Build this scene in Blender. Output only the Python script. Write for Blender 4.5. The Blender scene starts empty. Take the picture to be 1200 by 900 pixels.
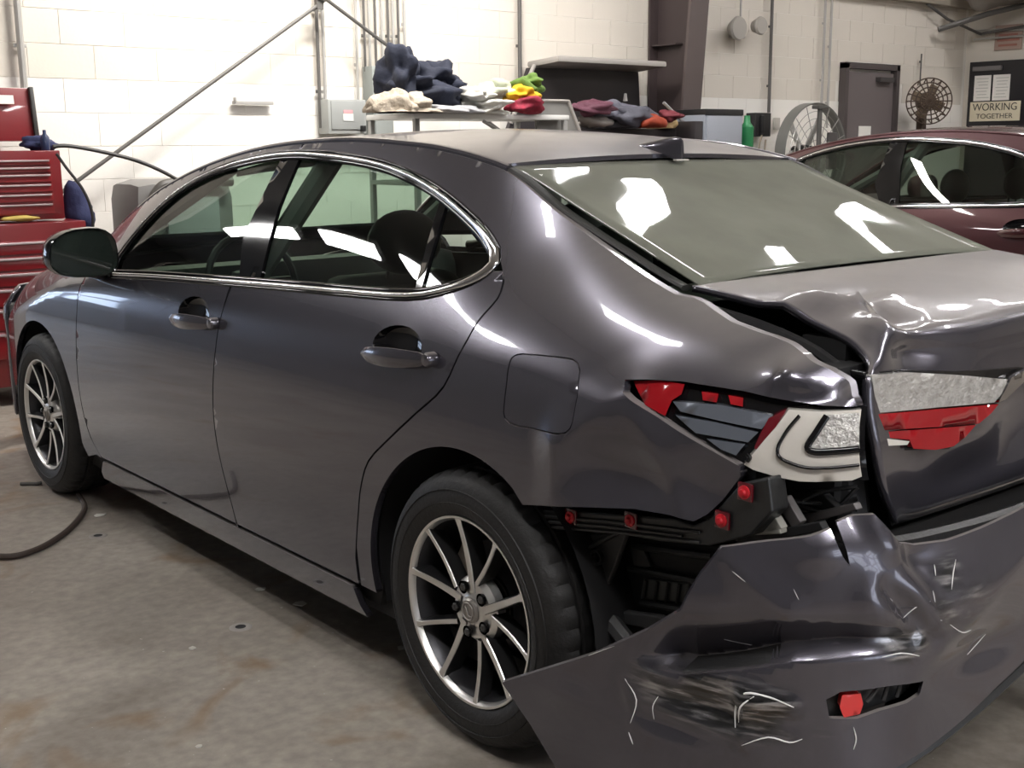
import bpy, bmesh, math, random
import numpy as np
from mathutils import Vector, Matrix
from mathutils.geometry import delaunay_2d_cdt
random.seed(3); rng = np.random.default_rng(5)
S = bpy.context.scene
R = math.radians
PI = math.pi

# ------------------------------------------------------------------ camera
CAM = np.array([-2.505, -2.08, 1.397]); YAW, PIT, ROL = R(39.97), R(-11.25), R(-0.5); FPX = 1397.0
FW = np.array([math.sin(YAW)*math.cos(PIT), math.cos(YAW)*math.cos(PIT), math.sin(PIT)])
_r = np.array([math.cos(YAW), -math.sin(YAW), 0]); _u = np.cross(_r, FW)
RT = _r*math.cos(ROL)+_u*math.sin(ROL); UP = -_r*math.sin(ROL)+_u*math.cos(ROL)
cd = bpy.data.cameras.new('camera'); cam = bpy.data.objects.new('camera', cd); S.collection.objects.link(cam)
cd.sensor_width = 36; cd.lens = FPX/1200*36; cd.clip_start = .05; cd.clip_end = 100
m = Matrix.Identity(4)
for i in range(3):
    m[i][0] = RT[i]; m[i][1] = UP[i]; m[i][2] = -FW[i]; m[i][3] = CAM[i]
cam.matrix_world = m; S.camera = cam
S.view_settings.view_transform = 'Standard'; S.view_settings.look = 'None'; S.view_settings.gamma = 1
S.view_settings.exposure = 0.13; S.view_settings.use_curve_mapping = False
# ------------------------------------------------------------------ world and light levels
w = bpy.data.worlds.new('world'); S.world = w; w.use_nodes = True
w.node_tree.nodes['Background'].inputs[0].default_value = (.62, .74, 1, 1)
w.node_tree.nodes['Background'].inputs[1].default_value = 1.0
TUBE = 55.0          # radiance of the fluorescent diffusers
S.cycles.max_bounces = 8; S.cycles.transparent_max_bounces = 12; S.cycles.caustics_reflective = False; S.cycles.caustics_refractive = False
S.cycles.sample_clamp_indirect = 6

# ------------------------------------------------------------------ materials
def nt(name):
    mt = bpy.data.materials.new(name); mt.use_nodes = True; t = mt.node_tree
    return mt, t, t.nodes['Principled BSDF']
def rgb(c): return (c[0], c[1], c[2], 1)
MATS = {}
def mat(name, col, rough=.5, metal=0, coat=0, bump=0, bscale=40, var=0, vscale=6, emit=None, spec=.5, crough=.05, alpha=None):
    if name in MATS: return MATS[name]
    mt, t, b = nt(name); N, Lk = t.nodes, t.links
    b.inputs['Base Color'].default_value = rgb(col); b.inputs['Roughness'].default_value = rough
    b.inputs['Metallic'].default_value = metal; b.inputs['Coat Weight'].default_value = coat; b.inputs['Coat Roughness'].default_value = crough
    b.inputs['Specular IOR Level'].default_value = spec
    if emit:
        b.inputs['Emission Color'].default_value = rgb(emit[0]); b.inputs['Emission Strength'].default_value = emit[1]
    if var or bump:
        tc = N.new('ShaderNodeTexCoord')
    if var:
        nz = N.new('ShaderNodeTexNoise'); nz.inputs['Scale'].default_value = vscale; nz.inputs['Detail'].default_value = 6
        Lk.new(tc.outputs['Object'], nz.inputs['Vector'])
        mx = N.new('ShaderNodeMix'); mx.data_type = 'RGBA'; Lk.new(nz.outputs['Fac'], mx.inputs['Factor'])
        mx.inputs['A'].default_value = rgb([c*(1-var) for c in col]); mx.inputs['B'].default_value = rgb([min(1, c*(1+var)) for c in col])
        Lk.new(mx.outputs['Result'], b.inputs['Base Color'])
    if bump:
        nb = N.new('ShaderNodeTexNoise'); nb.inputs['Scale'].default_value = bscale; nb.inputs['Detail'].default_value = 4
        Lk.new(tc.outputs['Object'], nb.inputs['Vector'])
        bp = N.new('ShaderNodeBump'); bp.inputs['Strength'].default_value = bump; bp.inputs['Distance'].default_value = .01
        Lk.new(nb.outputs['Fac'], bp.inputs['Height']); Lk.new(bp.outputs['Normal'], b.inputs['Normal'])
    MATS[name] = mt; return mt

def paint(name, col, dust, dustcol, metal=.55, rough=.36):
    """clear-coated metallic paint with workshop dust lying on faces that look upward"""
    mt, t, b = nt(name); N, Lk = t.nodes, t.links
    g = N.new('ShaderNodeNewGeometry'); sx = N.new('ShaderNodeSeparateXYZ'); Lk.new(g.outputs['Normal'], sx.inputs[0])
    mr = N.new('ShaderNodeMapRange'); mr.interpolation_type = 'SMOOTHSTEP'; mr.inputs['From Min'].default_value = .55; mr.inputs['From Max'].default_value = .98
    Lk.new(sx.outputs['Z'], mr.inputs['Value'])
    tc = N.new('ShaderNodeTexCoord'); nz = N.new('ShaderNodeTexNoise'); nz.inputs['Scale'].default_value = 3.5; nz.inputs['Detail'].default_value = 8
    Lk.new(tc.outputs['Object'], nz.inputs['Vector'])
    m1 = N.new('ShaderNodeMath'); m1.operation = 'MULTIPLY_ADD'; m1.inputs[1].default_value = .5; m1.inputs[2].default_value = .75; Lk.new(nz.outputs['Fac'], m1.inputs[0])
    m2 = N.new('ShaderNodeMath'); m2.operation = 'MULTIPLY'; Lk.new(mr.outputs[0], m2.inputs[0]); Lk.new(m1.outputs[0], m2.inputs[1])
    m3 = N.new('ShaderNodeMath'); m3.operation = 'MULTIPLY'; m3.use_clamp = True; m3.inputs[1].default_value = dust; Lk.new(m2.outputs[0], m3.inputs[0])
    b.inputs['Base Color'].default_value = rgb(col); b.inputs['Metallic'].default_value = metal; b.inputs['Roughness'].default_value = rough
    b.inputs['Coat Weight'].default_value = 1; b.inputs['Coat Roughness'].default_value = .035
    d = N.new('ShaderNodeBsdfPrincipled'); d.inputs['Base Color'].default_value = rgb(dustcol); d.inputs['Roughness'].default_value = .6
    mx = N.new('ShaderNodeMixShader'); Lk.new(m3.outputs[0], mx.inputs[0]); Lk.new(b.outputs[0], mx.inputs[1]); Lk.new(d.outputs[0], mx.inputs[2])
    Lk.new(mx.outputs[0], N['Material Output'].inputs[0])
    MATS[name] = mt; return mt

def glass(name, tint, dust=0, dustcol=(.4, .4, .33), ior=1.5):
    mt, t, b = nt(name); N, Lk = t.nodes, t.links; N.remove(b)
    tr = N.new('ShaderNodeBsdfTransparent'); tr.inputs[0].default_value = rgb(tint)
    gl = N.new('ShaderNodeBsdfGlossy'); gl.inputs['Roughness'].default_value = .015
    lw = N.new('ShaderNodeLayerWeight'); lw.inputs[0].default_value = .5
    pw = N.new('ShaderNodeMath'); pw.operation = 'POWER'; pw.inputs[1].default_value = 5; Lk.new(lw.outputs['Facing'], pw.inputs[0])
    fr = N.new('ShaderNodeMath'); fr.operation = 'MULTIPLY_ADD'; fr.inputs[1].default_value = .94; fr.inputs[2].default_value = .05; Lk.new(pw.outputs[0], fr.inputs[0])
    mx = N.new('ShaderNodeMixShader'); Lk.new(fr.outputs[0], mx.inputs[0]); Lk.new(tr.outputs[0], mx.inputs[1]); Lk.new(gl.outputs[0], mx.inputs[2])
    out = mx
    if dust:
        df = N.new('ShaderNodeBsdfDiffuse'); df.inputs[0].default_value = rgb(dustcol)
        tc = N.new('ShaderNodeTexCoord'); nz = N.new('ShaderNodeTexNoise'); nz.inputs['Scale'].default_value = 4; nz.inputs['Detail'].default_value = 8
        Lk.new(tc.outputs['Object'], nz.inputs['Vector'])
        ma = N.new('ShaderNodeMath'); ma.operation = 'MULTIPLY_ADD'; ma.inputs[1].default_value = dust*.7; ma.inputs[2].default_value = dust*.65; ma.use_clamp = True
        Lk.new(nz.outputs['Fac'], ma.inputs[0])
        m2 = N.new('ShaderNodeMixShader'); Lk.new(ma.outputs[0], m2.inputs[0]); Lk.new(mx.outputs[0], m2.inputs[1]); Lk.new(df.outputs[0], m2.inputs[2]); out = m2
    Lk.new(out.outputs[0], N['Material Output'].inputs[0]); MATS[name] = mt; return mt

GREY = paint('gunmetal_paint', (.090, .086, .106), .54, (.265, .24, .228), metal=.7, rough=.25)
MAROON = paint('maroon_paint', (.040, .0015, .005), .12, (.06, .018, .022), metal=.4)
GLASS = glass('tinted_glass', (.60, .72, .64))
RGLASS = glass('dusty_rear_glass', (.36, .42, .36), .50, (.33, .335, .28))
WGLASS = glass('window_glass', (.5, .58, .52))
CHROME = mat('chrome', (.78, .78, .80), .12, 1)
BLK = mat('gloss_black', (.006, .006, .007), .05, 0, 0, spec=.4)
PLAS = mat('black_plastic', (.012, .012, .013), .45, bump=.15, bscale=60)
DARK = mat('dark_underbody', (.010, .010, .011), .7)
RUB = mat('tyre_rubber', (.012, .0115, .0115), .62, bump=.2, bscale=90)
ALLOY = mat('machined_alloy', (.80, .79, .77), .34, 1)
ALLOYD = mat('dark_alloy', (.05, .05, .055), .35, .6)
STEEL = mat('brake_steel', (.30, .28, .26), .45, .9)
REDL = mat('red_lens', (.30, .005, .010), .14, 0, .8)
REDD = mat('dark_red_lens', (.11, .004, .010), .15, 0, 1)
SMOKE = mat('smoked_reflector', (.17, .19, .23), .22, .5, 1)
WLENS = mat('clear_lens', (.46, .45, .43), .16, .25, 1, bump=.7, bscale=110, var=.5, vscale=45)
WLENS2 = mat('white_light_guide', (.60, .57, .52), .25, 0, 1, var=.18, vscale=16)
CLIPR = mat('red_clip', (.5, .01, .02), .4)
SEAT = mat('black_leather', (.018, .018, .019), .5)
BEIGE = mat('light_headliner', (.42, .42, .38), .9)
TRIM = mat('trim_grey', (.12, .13, .12), .7)
def MM(n): return MATS[n]

# ------------------------------------------------------------------ object helpers
COL = S.collection
def link(o, parent=None):
    COL.objects.link(o)
    if parent: o.parent = parent
    return o
def empty(name, loc=(0, 0, 0), rz=0, label=None, cat=None, group=None):
    o = bpy.data.objects.new(name, None); o.empty_display_size = .1; o.location = loc; o.rotation_euler = (0, 0, rz); COL.objects.link(o)
    tag(o, label, cat, group); return o
def tag(o, label=None, cat=None, group=None, kind=None):
    if label: o['label'] = label
    if cat: o['category'] = cat
    if group: o['group'] = group
    if kind: o['kind'] = kind
    return o
def mesh(name, V, F, mt, parent=None, smooth=True, sharp=None):
    me = bpy.data.meshes.new(name); me.from_pydata([tuple(map(float, v)) for v in V], [], [tuple(map(int, f)) for f in F]); me.update()
    if smooth: me.polygons.foreach_set('use_smooth', [True]*len(me.polygons))
    if sharp: me.set_sharp_from_angle(angle=R(sharp))
    me.materials.append(mt); o = bpy.data.objects.new(name, me); return link(o, parent)
class MB:
    """collects boxes, tubes, lathes, prisms into one mesh"""
    def __init__(s): s.V = []; s.F = []
    def add(s, V, F):
        n = len(s.V); s.V += [tuple(v) for v in V]; s.F += [tuple(i+n for i in f) for f in F]; return s
    def box(s, c, d, rot=None, bev=0):
        bm = bmesh.new(); bmesh.ops.create_cube(bm, size=1)
        bmesh.ops.scale(bm, vec=d, verts=bm.verts)
        if bev: bmesh.ops.bevel(bm, geom=list(bm.edges), offset=min(bev, min(d)*.45), segments=2, affect='EDGES', profile=.6)
        M = Matrix.Translation(c)
        if rot: M = M @ Matrix.Rotation(rot[2], 4, 'Z') @ Matrix.Rotation(rot[1], 4, 'Y') @ Matrix.Rotation(rot[0], 4, 'X')
        bm.transform(M); bm.verts.index_update()
        s.add([v.co[:] for v in bm.verts], [[v.index for v in f.verts] for f in bm.faces]); bm.free(); return s
    def tube(s, P, r, n=8, cap=True, flat=1):
        P = [Vector(p) for p in P]; rs = r if hasattr(r, '__len__') else [r]*len(P); V = []; F = []
        T0 = (P[1]-P[0]).normalized(); a = Vector((0, 0, 1)) if abs(T0.z) < .9 else Vector((1, 0, 0)); a = (a-a.dot(T0)*T0).normalized()
        for i, p in enumerate(P):
            T = (P[min(i+1, len(P)-1)]-P[max(i-1, 0)]).normalized(); a = (a-a.dot(T)*T).normalized(); b = T.cross(a)
            for k in range(n):
                t = 2*PI*k/n; V.append(p+rs[i]*(math.cos(t)*a*flat+math.sin(t)*b))
        for i in range(len(P)-1):
            for k in range(n): F.append((i*n+k, i*n+(k+1) % n, (i+1)*n+(k+1) % n, (i+1)*n+k))
        if cap: F.append(tuple(range(n))[::-1]); F.append(tuple((len(P)-1)*n+k for k in range(n)))
        return s.add(V, F)
    def lathe(s, prof, n=32, axis='z', c=(0, 0, 0), close=False):
        V = []; F = []
        for r_, h in prof:
            for k in range(n):
                t = 2*PI*k/n; x, y = r_*math.cos(t), r_*math.sin(t)
                p = (x, y, h) if axis == 'z' else ((h, x, y) if axis == 'x' else (x, h, y))
                V.append((p[0]+c[0], p[1]+c[1], p[2]+c[2]))
        m_ = len(prof)
        for i in range(m_ if close else m_-1):
            j = (i+1) % m_
            for k in range(n): F.append((i*n+k, i*n+(k+1) % n, j*n+(k+1) % n, j*n+k))
        return s.add(V, F)
    def prism(s, poly, a, b, axis='y'):
        """polygon (2D) extruded from a to b along axis"""
        n = len(poly)
        def P(p, h): return (p[0], h, p[1]) if axis == 'y' else ((h, p[0], p[1]) if axis == 'x' else (p[0], p[1], h))
        V = [P(p, a) for p in poly]+[P(p, b) for p in poly]
        F = [tuple(range(n)), tuple(range(2*n-1, n-1, -1))]+[(i, i+n, (i+1) % n+n, (i+1) % n) for i in range(n)]
        return s.add(V, F)
    def build(s, name, mt, parent=None, smooth=True, sharp=35):
        o = mesh(name, s.V, s.F, mt, parent, smooth, sharp if smooth else None)
        bm = bmesh.new(); bm.from_mesh(o.data); bmesh.ops.recalc_face_normals(bm, faces=bm.faces); bm.to_mesh(o.data); bm.free()
        return o
def catmull(P, k, closed=False):
    P = np.array(P, float); n = len(P); out = []
    for i in range(n if closed else n-1):
        p0, p1, p2, p3 = (P[(i-1) % n], P[i], P[(i+1) % n], P[(i+2) % n]) if closed else (P[max(i-1, 0)], P[i], P[i+1], P[min(i+2, n-1)])
        for j in range(k):
            t = j/k; out.append(.5*((2*p1)+(-p0+p2)*t+(2*p0-5*p1+4*p2-p3)*t*t+(-p0+3*p1-3*p2+p3)*t**3))
    if not closed: out.append(P[-1])
    return np.array(out)
def grid_patch(G, k=4, k2=None):
    G = np.array(G, float); A = np.array([catmull(r_, k2 or k) for r_ in G]); B = catmull(A.reshape(len(A), -1), k).reshape(-1, A.shape[1], 3)
    h, w_ = B.shape[:2]
    F = [(i*w_+j, i*w_+j+1, (i+1)*w_+j+1, (i+1)*w_+j) for i in range(h-1) for j in range(w_-1)]
    return B.reshape(-1, 3), F
def solidify(o, th, off=0):
    md = o.modifiers.new('t', 'SOLIDIFY'); md.thickness = th; md.offset = off; return o

# ------------------------------------------------------------------ pixel -> place on a known surface
def proj(P):
    d = np.asarray(P, float)-CAM; z = d@FW
    return np.stack([600+FPX*(d@RT)/z, 450-FPX*(d@UP)/z], -1)
def ray(u, v): return FW+RT*(u-600)/FPX-UP*(v-450)/FPX
def at(u, v, **k):
    (a, val), = k.items(); i = 'xyz'.index(a); d = ray(u, v); return CAM+d*(val-CAM[i])/d[i]

# ------------------------------------------------------------------ car side surface: half width W(y, z)
def PW(xs, ys):
    xs = np.array(xs, float); ys = np.array(ys, float)
    o = np.argsort(xs); xs, ys = xs[o], ys[o]; h = np.diff(xs); d = np.diff(ys)/h
    m_ = np.zeros(len(xs)); m_[1:-1] = np.where(d[:-1]*d[1:] > 0, 2*d[:-1]*d[1:]/(d[:-1]+d[1:]+1e-12*np.sign(d[:-1])), 0); m_[0], m_[-1] = d[0], d[-1]
    def f(x):
        x = np.clip(x, xs[0], xs[-1]); i = np.clip(np.searchsorted(xs, x)-1, 0, len(xs)-2); t = (x-xs[i])/h[i]
        return ys[i]*(2*t**3-3*t*t+1)+h[i]*m_[i]*(t**3-2*t*t+t)+ys[i+1]*(-2*t**3+3*t*t)+h[i]*m_[i+1]*(t**3-t*t)
    return f
ZT = PW([3.78, 3.7, 3.5, 3.2, 2.9, 2.6, 2.5, 2.3, 2.06, 1.74, 1.44, 1.2, .95, .6, .24, 0, -.2, -.42, -.55, -.7, -.82, -.9, -1.05],
        [.60, .70, .80, .885, .935, .985, 1.05, 1.165, 1.27, 1.355, 1.40, 1.418, 1.424, 1.408, 1.353, 1.250, 1.176, 1.104, 1.075, 1.045, 1.01, .975, .92])
XT = PW([3.7, 3.5, 3.2, 2.9, 2.6, 2.5, 2.3, 2.06, 1.74, 1.2, .6, .24, 0, -.2, -.42, -.6, -.82, -.9, -1.05],
        [.55, .66, .72, .74, .74, .72, .69, .655, .62, .60, .59, .585, .597, .612, .632, .64, .635, .61, .45])
ZS = PW([3.7, 3.5, 3.2, 2.9, 2.6, 2.2, 1.2, 0, -.4, -.8, -1], [.52, .62, .70, .78, .86, .885, .90, .92, .89, .83, .80])
KK = PW([3.7, 2.7, 2.4, .3, 0, -.2, -.42, -.8], [.5, .5, .03, .0, .08, .28, .45, .6])
WL = PW([.0, .10, .2, .28, .45, .55, .62, .68, .75, .80, .86, .90, .95, 1.0], [.80, .84, .882, .897, .910, .9125, .9115, .909, .905, .9, .893, .885, .868, .843])
TP = PW([3.78, 3.65, 3.5, 3.3, 3.1, 2.8, 1, -.3, -.5, -.7, -.8, -.9, -1, -1.05], [.62, .78, .88, .95, .985, 1, 1, 1, .985, .935, .89, .82, .70, .60])
def W(y, z):
    y = np.asarray(y, float); z = np.asarray(z, float); zs, zt, xt = ZS(y), ZT(y), XT(y); T = TP(y); xs = WL(zs)*T
    s = np.clip((z-zs)/(zt-zs), 0, 1); k = KK(y); g = (1-k)*s**1.22+k*(1-np.sqrt(np.maximum(0, 1-s*s)))
    return np.where(z <= zs, WL(z)*T, xs+(xt-xs)*g)
DENTS = []   # (kind, data, height) in (y, z)
def dent(y, z):
    h = np.zeros(np.broadcast(y, z).shape)
    for kd, p, a in DENTS:
        if kd == 'g': h = h+a*np.exp(-((y-p[0])/p[2])**2-((z-p[1])/p[3])**2)
        else:
            (y0, z0), (y1, z1), wd = p; dy, dz = y1-y0, z1-z0; L2 = dy*dy+dz*dz
            t = np.clip(((y-y0)*dy+(z-z0)*dz)/L2, 0, 1); d = np.hypot(y-y0-t*dy, z-z0-t*dz)
            h = h+a*np.maximum(0, 1-d/wd)**1.3
    return h
def side(y, z, off=0, damage=True):
    y = np.asarray(y, float); z = np.asarray(z, float)
    x = W(y, z)+off
    if damage: x = x+dent(y, z)
    return np.stack([-x, y+0*x, z+0*x], -1)
def sp(u, v, f=None):
    """pixel -> (y, z) on the side surface (Newton)"""
    f = f or (lambda y, z: side(y, z, 0, False)); d = ray(u, v); x = -.85
    p = CAM+d*(x-CAM[0])/d[0]; q = np.array([min(max(p[1], -.95), 3.6), min(max(p[2], .05), 1.40)])
    for _ in range(25):
        P0 = proj(f(*q)); e = np.array([u, v])-P0; h = 1e-4
        J = np.stack([(proj(f(q[0]+h, q[1]))-P0)/h, (proj(f(q[0], q[1]+h))-P0)/h], 1)
        try: dq = np.linalg.solve(J.T@J+1e-2*np.eye(2), J.T@e)
        except Exception: break
        dq = np.clip(dq, -.08, .08); q = q+dq; q[1] = min(q[1], ZT(q[0])-.0005)
        if abs(dq).max() < 1e-5: break
    return tuple(q)
def PXL(*pts): return [sp(*p) for p in pts]

def inpoly(P, poly):
    x, y = P[:, 0], P[:, 1]; c = np.zeros(len(P), bool); n = len(poly)
    for i in range(n):
        x0, y0 = poly[i]; x1, y1 = poly[(i+1) % n]
        if y0 == y1: continue
        k = ((y0 > y) != (y1 > y)) & (x < (x1-x0)*(y-y0)/(y1-y0)+x0); c ^= k
    return c
def distpoly(P, poly):
    d = np.full(len(P), 1e9); n = len(poly)
    for i in range(n):
        a = np.array(poly[i]); b = np.array(poly[(i+1) % n]); ab = b-a; L2 = ab@ab+1e-12
        t = np.clip(((P-a)@ab)/L2, 0, 1); d = np.minimum(d, np.hypot(*(P-a-t[:, None]*ab).T))
    return d
def resample(poly, step):
    out = []; n = len(poly)
    for i in range(n):
        a = np.array(poly[i], float); b = np.array(poly[(i+1) % n], float); k = max(1, int(np.ceil(np.hypot(*(b-a))/step)))
        for j in range(k): out.append(tuple(a+(b-a)*j/k))
    return out
def area(poly):
    P = np.array(poly); return .5*np.sum(P[:, 0]*np.roll(P[:, 1], -1)-np.roll(P[:, 0], -1)*P[:, 1])
def inset(poly, d):
    P = np.array(poly, float)
    if area(poly) < 0: P = P[::-1]
    P = np.array([p for i, p in enumerate(P) if np.hypot(*(p-P[i-1])) > 1e-5])
    n = len(P); out = []
    for i in range(n):
        a = P[i]-P[i-1]; b = P[(i+1) % n]-P[i]; a /= np.hypot(*a); b /= np.hypot(*b)
        na = np.array([-a[1], a[0]]); nb = np.array([-b[1], b[0]]); nn = na+nb; L = nn@nn
        out.append(tuple(P[i]+(nn*2/L*d if L > .5 else na*d)))
    return out
def region(poly, step, holes=(), lines=()):
    """triangulates a polygon with an interior grid -> (points2d, faces, outer loop indices, hole loops)"""
    if area(poly) < 0: poly = poly[::-1]
    loops = [resample(poly, step)]+[resample(h, step) for h in holes]
    V = []; E = []
    for L in loops:
        n = len(V); V += L; E += [(n+i, n+(i+1) % len(L)) for i in range(len(L))]
    for L in lines:
        n = len(V); V += L; E += [(n+i, n+i+1) for i in range(len(L)-1)]
    lo = np.min(poly, 0); hi = np.max(poly, 0)
    gx, gy = np.meshgrid(np.arange(lo[0]+step/2, hi[0], step), np.arange(lo[1]+step/2, hi[1], step)); gx[1::2] += step/2
    G = np.stack([gx.ravel(), gy.ravel()], 1); G = G[inpoly(G, loops[0])]; G = G[distpoly(G, loops[0]) > .45*step]
    for L in loops[1:]: G = G[~inpoly(G, L)]; G = G[distpoly(G, L) > .45*step]
    for L in lines:
        LL = np.array(L); G = G[np.array([np.min(np.hypot(*(LL-g).T)) for g in G]) > .5*step]
    Vv = [Vector(p) for p in V]+[Vector(p) for p in G]
    r_ = delaunay_2d_cdt(Vv, E, [], 0, 1e-7); P = np.array([tuple(p) for p in r_[0]]); F = [tuple(f) for f in r_[2]]
    Cn = np.array([P[list(f)].mean(0) for f in F]); k = inpoly(Cn, loops[0])
    for L in loops[1:]: k &= ~inpoly(Cn, L)
    return P, [f for f, q in zip(F, k) if q]
def shell(name, P2, F, fw, th, mt, parent, mirror=False, smooth=True, sharp=None):
    """maps a 2D region with fw and gives it a returned edge of depth th (towards the car's middle, +x for left side)"""
    V = fw(P2[:, 0], P2[:, 1]); Vi = fw(P2[:, 0], P2[:, 1])+np.array(th) if hasattr(th, '__len__') else fw(P2[:, 0], P2[:, 1])+np.array([th, 0, 0])
    cnt = {}
    for f in F:
        for i in range(len(f)):
            a, b = f[i], f[(i+1) % len(f)]; cnt[(a, b)] = cnt.get((a, b), 0)+1
    bd = [(a, b) for (a, b) in cnt if (b, a) not in cnt]
    n = len(V); VV = list(V); mp = {}; mt2 = {}
    for a, b in bd:
        for q in (a, b):
            if q not in mp: mp[q] = len(VV); VV.append(V[q]); mt2[q] = len(VV); VV.append(Vi[q])
    FF = list(F)+[(mp[b], mp[a], mt2[a], mt2[b]) for a, b in bd]
    VV = np.array(VV)
    # orient so that outside faces away from +th
    f0 = F[len(F)//2]; nrm = np.cross(VV[f0[1]]-VV[f0[0]], VV[f0[2]]-VV[f0[0]]); tv = np.array(th if hasattr(th, '__len__') else (th, 0, 0))
    if nrm@tv > 0: FF = [f[::-1] for f in FF]
    if mirror: VV = VV*np.array([-1, 1, 1]); FF = [f[::-1] for f in FF]
    return mesh(name, VV, FF, mt, parent, smooth, sharp)
def ribbon(name, path, nrm, w_, h_, mt, parent, closed=False, mirror=False):
    """raised moulding swept along a 3D path; nrm = outward normals; elliptical section"""
    P = np.array(path, float); Nn = np.array(nrm, float); V = []; F = []; m_ = 9; n = len(P)
    for i in range(n):
        T = P[(i+1) % n]-P[i-1] if closed else P[min(i+1, n-1)]-P[max(i-1, 0)]
        T /= np.linalg.norm(T)+1e-9; N_ = Nn[i]-Nn[i]@T*T; N_ /= np.linalg.norm(N_); B = np.cross(T, N_)
        ww = w_[i] if hasattr(w_, '__len__') else w_
        for k in range(m_): t = PI*k/(m_-1); V.append(P[i]+B*ww/2*math.cos(t)+N_*(h_*math.sin(t)-.004*(k in (0, m_-1))))
    for i in range(n if closed else n-1):
        j = (i+1) % n
        for k in range(m_-1): F.append((i*m_+k, i*m_+k+1, j*m_+k+1, j*m_+k))
    V = np.array(V)
    if mirror: V = V*np.array([-1, 1, 1])
    o = MB(); o.add(V, F); return o.build(name, mt, parent, True, 60)
def snorm(y, z, damage=True):
    h = 2e-3; a = side(y+h, z, 0, damage)-side(y-h, z, 0, damage); b = side(y, z+h, 0, damage)-side(y, z-h, 0, damage)
    n = np.cross(b, a); n /= np.linalg.norm(n, axis=-1, keepdims=True)+1e-12; return np.where(n[..., :1] > 0, -n, n)

# ------------------------------------------------------------------ outlines, read from the photograph, on the side surface
DLO_LO = PXL((133, 319), (180, 321), (250, 326), (330, 332), (400, 338), (480, 343), (530, 334), (562, 321), (577, 308))
DLO_UP = PXL((577, 297), (564, 276), (545, 256), (510, 227), (470, 205), (430, 192), (380, 185), (340, 183), (300, 188), (260, 199), (220, 218), (185, 246), (155, 279), (137, 304))
lo_s = [tuple(p) for p in catmull(DLO_LO, 3)]; up_s = [tuple(p) for p in catmull(DLO_UP, 3)]
DLO = lo_s+up_s
DLO_OUT = inset(DLO, -.013)
CUT = PXL((590, 330), (583, 350), (560, 377), (541, 410), (520, 453), (490, 482), (457, 513), (432, 540), (423, 570), (420, 600), (417, 655))
CUT = [tuple(p) for p in catmull(CUT, 3)]
SPLIT = [(1.205, .96), (1.235, .80), (1.25, .64), (1.235, .50), (1.18, .32), (1.165, .235)]
SPLIT = [tuple(p) for p in catmull(SPLIT, 3)]
DBOT = lambda y: .262
AX = 2.82
def arc(yc, a0, a1, n=24, r=.385): return [(yc+r*math.cos(R(a0+(a1-a0)*i/n)), .335+r*math.sin(R(a0+(a1-a0)*i/n))) for i in range(n+1)]
FCUT = [(2.36, .985), (2.375, .80), (2.385, .62), (2.375, .45), (2.33, .33), (2.25, .262)]
FCUT = [tuple(p) for p in catmull(FCUT, 3)]
def zat(path, z):
    P = sorted(path, key=lambda p: p[1]); return float(np.interp(z, [p[1] for p in P], [p[0] for p in P]))
lo_y = sorted(DLO_OUT, key=lambda p: p[0])
LOW_EDGE = [p for p in (tuple(q) for q in catmull([(a, b-.013) for a, b in DLO_LO], 3))]
def low(y): P = sorted(LOW_EDGE); return float(np.interp(y, [p[0] for p in P], [p[1] for p in P]))

front_door = [(2.36, low(2.2)-.004)]+[(y, low(y)) for y in np.linspace(2.2, 1.215, 16)]+[p for p in SPLIT if p[1] < .95]+[(1.165, .262), (2.25, .262)]+[p for p in FCUT[::-1] if .27 < p[1] < .95]
tipy = CUT[0][0]
rear_door = [(1.205, low(1.205))]+[(y, low(y)) for y in np.linspace(1.15, tipy+.02, 24)]+CUT+[(CUT[-1][0], .262), (1.165, .262)]+[p for p in SPLIT[::-1] if .27 < p[1] < .95]
fender = [(3.66, .48), (3.66, .66)]+[(y, ZT(y)-.006) for y in np.linspace(3.60, 2.42, 26)]+FCUT+[(2.30, .262), (2.40, .235)]+arc(AX, 193, -12, 36)[1:]+[(3.26, .27), (3.60, .30)]
# quarter: from the roof rail over the C pillar to the smashed corner
TOPL = [(y, float(ZT(y))-.006) for y in np.linspace(2.48, -.42, 90)]
GAPQ = PXL((830, 352), (860, 375), (905, 392), (955, 412), (978, 430), (992, 447), (1007, 468))
LAMPTOP = PXL((1008, 478), (960, 478), (915, 470), (870, 460), (800, 449), (760, 446), (737, 446))
LAMPLOW = PXL((737, 458), (790, 500), (868, 546))
QBOT = PXL((868, 560), (842, 590), (825, 606), (812, 613), (785, 606), (740, 599), (700, 597), (650, 594), (612, 593))
RARCH = arc(.015, 119, -11, 30)
quarter = TOPL+[(y, ZT(y)-.001) for y in (-.46,)]+GAPQ+LAMPTOP+LAMPLOW+QBOT+RARCH+[(CUT[-1][0]-.008, .262)]+CUT[::-1][1:]
# above the door cut the panel follows the chrome surround forward to the A pillar
UPF = [p for p in inset(DLO, -.0105)]
k0 = int(np.argmin([abs(p[0]-tipy)+abs(p[1]-CUT[0][1]) for p in UPF]))
UPF = UPF[k0:]+UPF[:k0]
upper = []
for p in UPF:
    upper.append(p)
# keep upper arch only (from the tip, going forward)
upper = sorted([p for p in UPF if p[1] > low(min(max(p[0], 0), 2.2))+.03 and p[0] > tipy+.0], key=lambda p: p[0])
upper = [p for p in upper if p[0] < 2.40]
quarter += upper+[(2.46, .995)]

def poly_surf(name, poly, mt, parent, off=0, th=.02, step=.02, ins=.0028, mirror=False, damage=True, holes=(), sharp=None):
    P, F = region(inset(poly, ins) if ins else poly, step, holes)
    return shell(name, P, F, lambda y, z: side(y, z, off, damage), th, mt, parent, mirror, True, sharp)

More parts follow.
